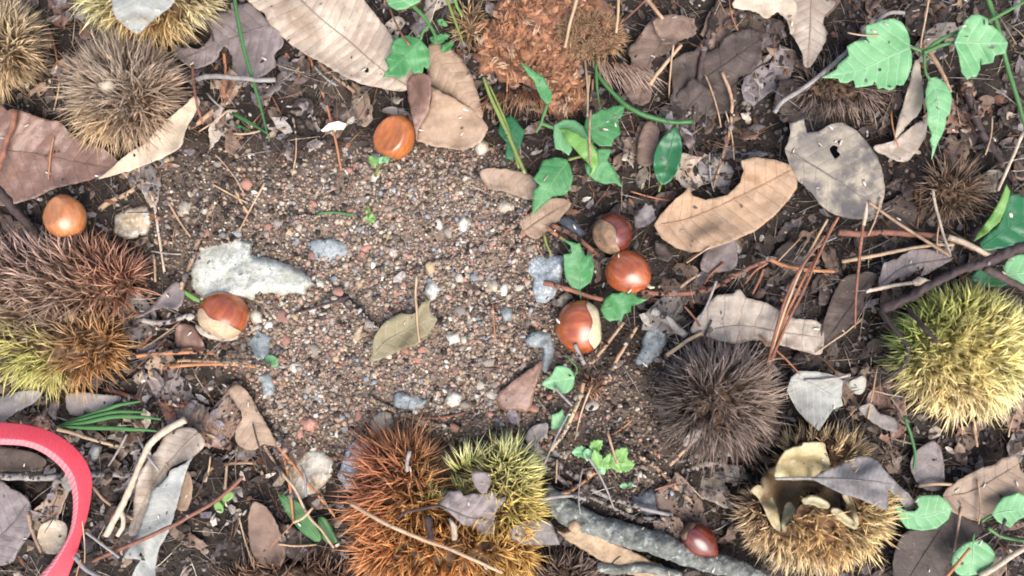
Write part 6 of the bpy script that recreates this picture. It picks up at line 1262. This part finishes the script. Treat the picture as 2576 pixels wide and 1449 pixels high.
# loose twigs and needles one can still pick out
cnt = 0; tries = 0; tw_done = []
while cnt < 85 and tries < 6000:
    tries += 1
    X, Y = rnd.uniform(0, 2576), rnd.uniform(0, 1449)
    if sample(grav, X, Y) > .2 and rnd.random() > .12: continue
    if sample(occ, X, Y) and rnd.random() > .12: continue
    if sample(hmap, X, Y) > 14: continue
    if any((X - x) ** 2 + (Y - y) ** 2 < 45 ** 2 for x, y in tw_done): continue
    a = rnd.gauss(1.75, .55) if rnd.random() < .6 else rnd.uniform(0, 6.28); L = rnd.uniform(50, 150)
    k = rnd.choice(['needle_tan', 'needle_tan', 'needle', 'wood_red', 'wood_grey', 'wood_tan', 'wood_dark'])
    r = rnd.uniform(1.8, 2.9) if k.startswith('needle') else rnd.uniform(2, 4)
    c = rnd.uniform(-.25, .25)
    pts = [(X + L * t * math.cos(a + c * t), Y + L * t * math.sin(a + c * t)) for t in (-.5, -.2, .15, .5)]
    if any((x - p) ** 2 + (y - q_) ** 2 < (r_ + 8) ** 2 for p, q_, r_ in KEEP for x, y in pts + [((pts[1][0] + pts[2][0]) / 2, (pts[1][1] + pts[2][1]) / 2)]): continue
    nm, w_ = ('pine_needle', 'needle') if k.startswith('needle') else ('twig', 'twig')
    cn = {'needle_tan': 'straw coloured', 'needle': 'orange', 'wood_red': 'reddish', 'wood_grey': 'grey', 'wood_tan': 'tan', 'wood_dark': 'blackish'}[k]
    ln = 'short' if L < 80 else 'thin' if L < 120 else 'long thin'
    strand(nm, pts, r, k, autolabel(f"{ln} {cn} {w_}", X, Y), 'pine needle' if nm == 'pine_needle' else 'twig', group=f"loose {cn} {w_}s in the litter", n=5, lift=.6, stiff=5, om=False)
    tw_done.append((X, Y)); cnt += 1

terrain_only = terrain(gx, gy) * 1000
# --- stuff
def erode(m, k):
    for _ in range(k): m = m & np.roll(m, 1, 0) & np.roll(m, -1, 0) & np.roll(m, 1, 1) & np.roll(m, -1, 1)
    return m
deep = erode(occ, 3)
def spots(n, w, lo=(-260, -260), hi=(2836, 1709), top=False):
    X = rg.uniform(lo[0], hi[0], n); Y = rg.uniform(lo[1], hi[1], n)
    k = rg.random(n) < w(X, Y)
    if not top: k &= ~sample(deep, X, Y)
    return X[k], Y[k]
def rotm(n, tilt=math.pi):
    a, b, c = rg.uniform(0, 2 * math.pi, n), rg.normal(size=n) * tilt, rg.normal(size=n) * tilt
    ca, sa, cb, sb, cc, sc_ = np.cos(a), np.sin(a), np.cos(b), np.sin(b), np.cos(c), np.sin(c)
    Rz = np.zeros((n, 3, 3)); Rz[:, 0, 0] = ca; Rz[:, 0, 1] = -sa; Rz[:, 1, 0] = sa; Rz[:, 1, 1] = ca; Rz[:, 2, 2] = 1
    Rx = np.zeros((n, 3, 3)); Rx[:, 0, 0] = 1; Rx[:, 1, 1] = cb; Rx[:, 1, 2] = -sb; Rx[:, 2, 1] = sb; Rx[:, 2, 2] = cb
    Ry = np.zeros((n, 3, 3)); Ry[:, 0, 0] = cc; Ry[:, 0, 2] = sc_; Ry[:, 1, 1] = 1; Ry[:, 2, 0] = -sc_; Ry[:, 2, 2] = cc
    return Rz @ Rx @ Ry
def scatter(name, label, protos, X, Y, size, lift, cols, mat, tilt=.6, aniso=(.65, 1.0), smooth=False, zmax=None, top=False, hm=None):
    z = sample(hm, X, Y) if hm is not None else np.where(sample(occ, X, Y) & (not top), terrain(X, Y) * 1000, surf(X, Y))
    if zmax is not None: z = np.minimum(z, zmax)
    n = len(X); Vs, Fs, Cs, o = [], [], [], 0
    pi = rg.integers(0, len(protos), n)
    for k, (V, F) in enumerate(protos):
        i = np.where(pi == k)[0]; m = len(i)
        if not m: continue
        s = size[i, None] * K * np.stack([np.ones(m), rg.uniform(*aniso, m), rg.uniform(*aniso, m)], 1)
        W = np.einsum('nij,nvj->nvi', rotm(m, tilt), V[None] * s[:, None]) + P(X[i], Y[i], (z[i] + lift[i]) * .001)[:, None]
        Vs.append(W.reshape(-1, 3)); Fs.append((F[None] + len(V) * np.arange(m)[:, None, None]).reshape(-1, 3) + o); o += m * len(V)
        Cs.append(np.repeat(cols[i], len(V), 0))
    ob = link(name, np.concatenate(Vs), np.concatenate(Fs), M[mat], None, {'col': np.concatenate(Cs)}, smooth)
    return tag(ob, label or ' ', kind='stuff')
def pick(pal, n, v=.25):
    p = np.array([c[-1] for c in pal], float); p /= p.sum()
    return np.array([c[0] for c in pal])[rg.choice(len(pal), n, p=p)] * (1 + v * rg.normal(size=(n, 1)).clip(-1.5, 1.5))
G1 = [ico(1, s + 20, .75) for s in range(6)]
X, Y = spots(120000, lambda x, y: np.clip(sample(grav, x, y) * (.62 + .75 * vn(x, y, 60, 2)) + .16 * sample(soil, x, y), 0, 1), (380, 360), (1740, 1340))
n = len(X); size = np.exp(rg.normal(math.log(3.1), .5, n)).clip(1.6, 11)
GP = [((.25, .182, .13), 8), ((.31, .205, .15), 4.5), ((.19, .142, .108), 7), ((.36, .30, .23), 4), ((.50, .46, .39), .9), ((.22, .23, .23), 2), ((.085, .066, .058), 4), ((.32, .165, .115), 1.3), ((.34, .27, .17), 1.2)]
scatter('gravel', 'pinkish brown gravel of tiny angular grains', G1, X, Y, size, size * K * 1000 * .35, pick(GP, n), 'grain', tilt=1.5)
G0 = [ico(1, s + 40, .8) for s in range(5)]
X, Y = spots(64000, lambda x, y: np.clip(.3 + .7 * sample(soil, x, y) - .6 * sample(grav, x, y), .02, 1))
n = len(X); size = np.exp(rg.normal(math.log(4.2), .45, n)).clip(2, 13)
CP = [((.04, .033, .028), 6), ((.07, .057, .048), 5), ((.125, .105, .09), 4), ((.20, .17, .145), 1.8), ((.09, .06, .045), 2), ((.34, .30, .25), .5)]
scatter('soil_crumbs', 'dark crumbs of soil and rotted litter', G0, X, Y, size, size * K * 1000 * .3, pick(CP, n), 'crumb', tilt=1.5, zmax=9)
def chip(seed):
    r_ = random.Random(seed); m = 6
    V = [(0, 0, r_.uniform(-.08, .25))] + [(math.cos(2 * math.pi * i / m) * r_.uniform(.6, 1.1), .6 * math.sin(2 * math.pi * i / m) * r_.uniform(.6, 1.1), r_.uniform(-.15, .15)) for i in range(m)]
    return np.array(V), np.array([(0, i + 1, (i + 1) % m + 1) for i in range(m)])
X, Y = spots(13000, lambda x, y: np.clip(1 - 1.2 * sample(soil, x, y) - sample(grav, x, y), .035, 1))
n = len(X); size = np.exp(rg.normal(math.log(10), .55, n)).clip(3, 36)
LP = [((.17, .14, .135), 4), ((.11, .08, .063), 5), ((.05, .037, .031), 8), ((.24, .18, .13), 3.5), ((.31, .27, .245), 2.2), ((.44, .37, .29), 1.3), ((.25, .12, .07), 1.6), ((.19, .165, .17), 3), ((.55, .50, .42), .5)]
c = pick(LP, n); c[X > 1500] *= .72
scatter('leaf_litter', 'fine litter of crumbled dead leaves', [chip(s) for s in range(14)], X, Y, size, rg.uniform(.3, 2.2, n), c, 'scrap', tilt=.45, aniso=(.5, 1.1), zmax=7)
def sliver(seed):
    r_ = random.Random(seed); b = r_.uniform(-.12, .12)
    p = np.array([(-1, 0, 0), (-.3, b, .02), (.35, b * .9, .03), (1, 0, 0)])
    return tube(p, [.014, .022, .02, .008], 3)
X, Y = spots(11000, lambda x, y: np.clip(1 - .75 * sample(soil, x, y) - sample(grav, x, y) * .9, .05, 1))
n = len(X); size = np.exp(rg.normal(math.log(26), .5, n)).clip(9, 75)
NP = [((.42, .33, .22), 3), ((.30, .15, .08), 3), ((.15, .09, .065), 4), ((.27, .24, .21), 3), ((.075, .055, .048), 4), ((.52, .45, .35), 1.5)]
scatter('needle_litter', 'fine litter of dry needles and fibres', [sliver(s) for s in range(10)], X, Y, size, rg.uniform(.5, 3, n), pick(NP, n), 'scrap', tilt=.16, aniso=(.9, 1.1), zmax=8)

# the same litter, coarser, carries on round the view
X = rg.uniform(-1700, 4300, 16000); Y = rg.uniform(-1500, 2900, 16000); k = (X < -240) | (X > 2816) | (Y < -240) | (Y > 1689); X, Y = X[k], Y[k]; n = len(X)
scatter('outer_litter', 'coarse dead leaf litter on the surrounding forest floor', [chip(s) for s in range(14)], X, Y, np.exp(rg.normal(math.log(26), .6, n)).clip(6, 90), rg.uniform(.5, 4, n), pick(LP, n), 'scrap', tilt=.4, aniso=(.5, 1.1), hm=terrain_only)
# pale chaff that has dropped on everything
def rice(seed):
    r_ = random.Random(seed); return tube(np.array([(-1, 0, 0), (-.5, r_.uniform(-.1, .1), .05), (.4, r_.uniform(-.15, .15), .05), (1, 0, 0)]), [.1, .32, .30, .08], 5)
X, Y = spots(420, lambda x, y: .35 + .3 * sample(occ, x, y), (0, 0), (2576, 1449), True)
n = len(X); scatter('chaff', 'pale rice-like chaff dropped over leaves, burs and soil', [rice(s) for s in range(6)], X, Y, rg.uniform(4.5, 9.5, n), rg.uniform(.6, 1.2, n), pick([((.62, .56, .45), 3), ((.52, .42, .30), 2), ((.68, .66, .58), 2)], n, .1), 'scrap', tilt=.3, aniso=(.8, 1.1), top=True)

# crumbling flakes over the rotting bur; they are part of it
X, Y = rg.uniform(1190, 1560, 2600), rg.uniform(-20, 300, 2600); k = inside(OM, X, Y); X, Y = X[k], Y[k]; n = len(X)
fl = scatter('flakes', '', [chip(s) for s in range(14)], X, Y, np.exp(rg.normal(math.log(8), .5, n)).clip(3, 22), rg.uniform(.1, .9, n), pick([((.38, .18, .09), 5), ((.30, .14, .07), 4), ((.42, .24, .15), 1.5), ((.17, .085, .05), 2)], n), 'scrap', tilt=.4, aniso=(.4, 1), hm=hm_rot)
del fl['label']; q_ = Vector(fl.location) - Vector(rb.location); fl.parent = rb; fl.location = q_

X, Y = spots(900, lambda x, y: .25 + .4 * sample(occ, x, y), (0, 0), (2576, 1449), True)
k = np.ones(len(X), bool)
for p, q_, r_ in KEEP: k &= (X - p) ** 2 + (Y - q_) ** 2 > r_ ** 2
X, Y = X[k], Y[k]; n = len(X)
scatter('fallen_crumbs', 'dark crumbs of leaf and soil fallen on top of leaves and stones', [chip(s) for s in range(14)], X, Y, rg.uniform(2.5, 8, n), rg.uniform(.3, .8, n), pick(LP, n), 'scrap', tilt=.3, aniso=(.4, 1.1), top=True)
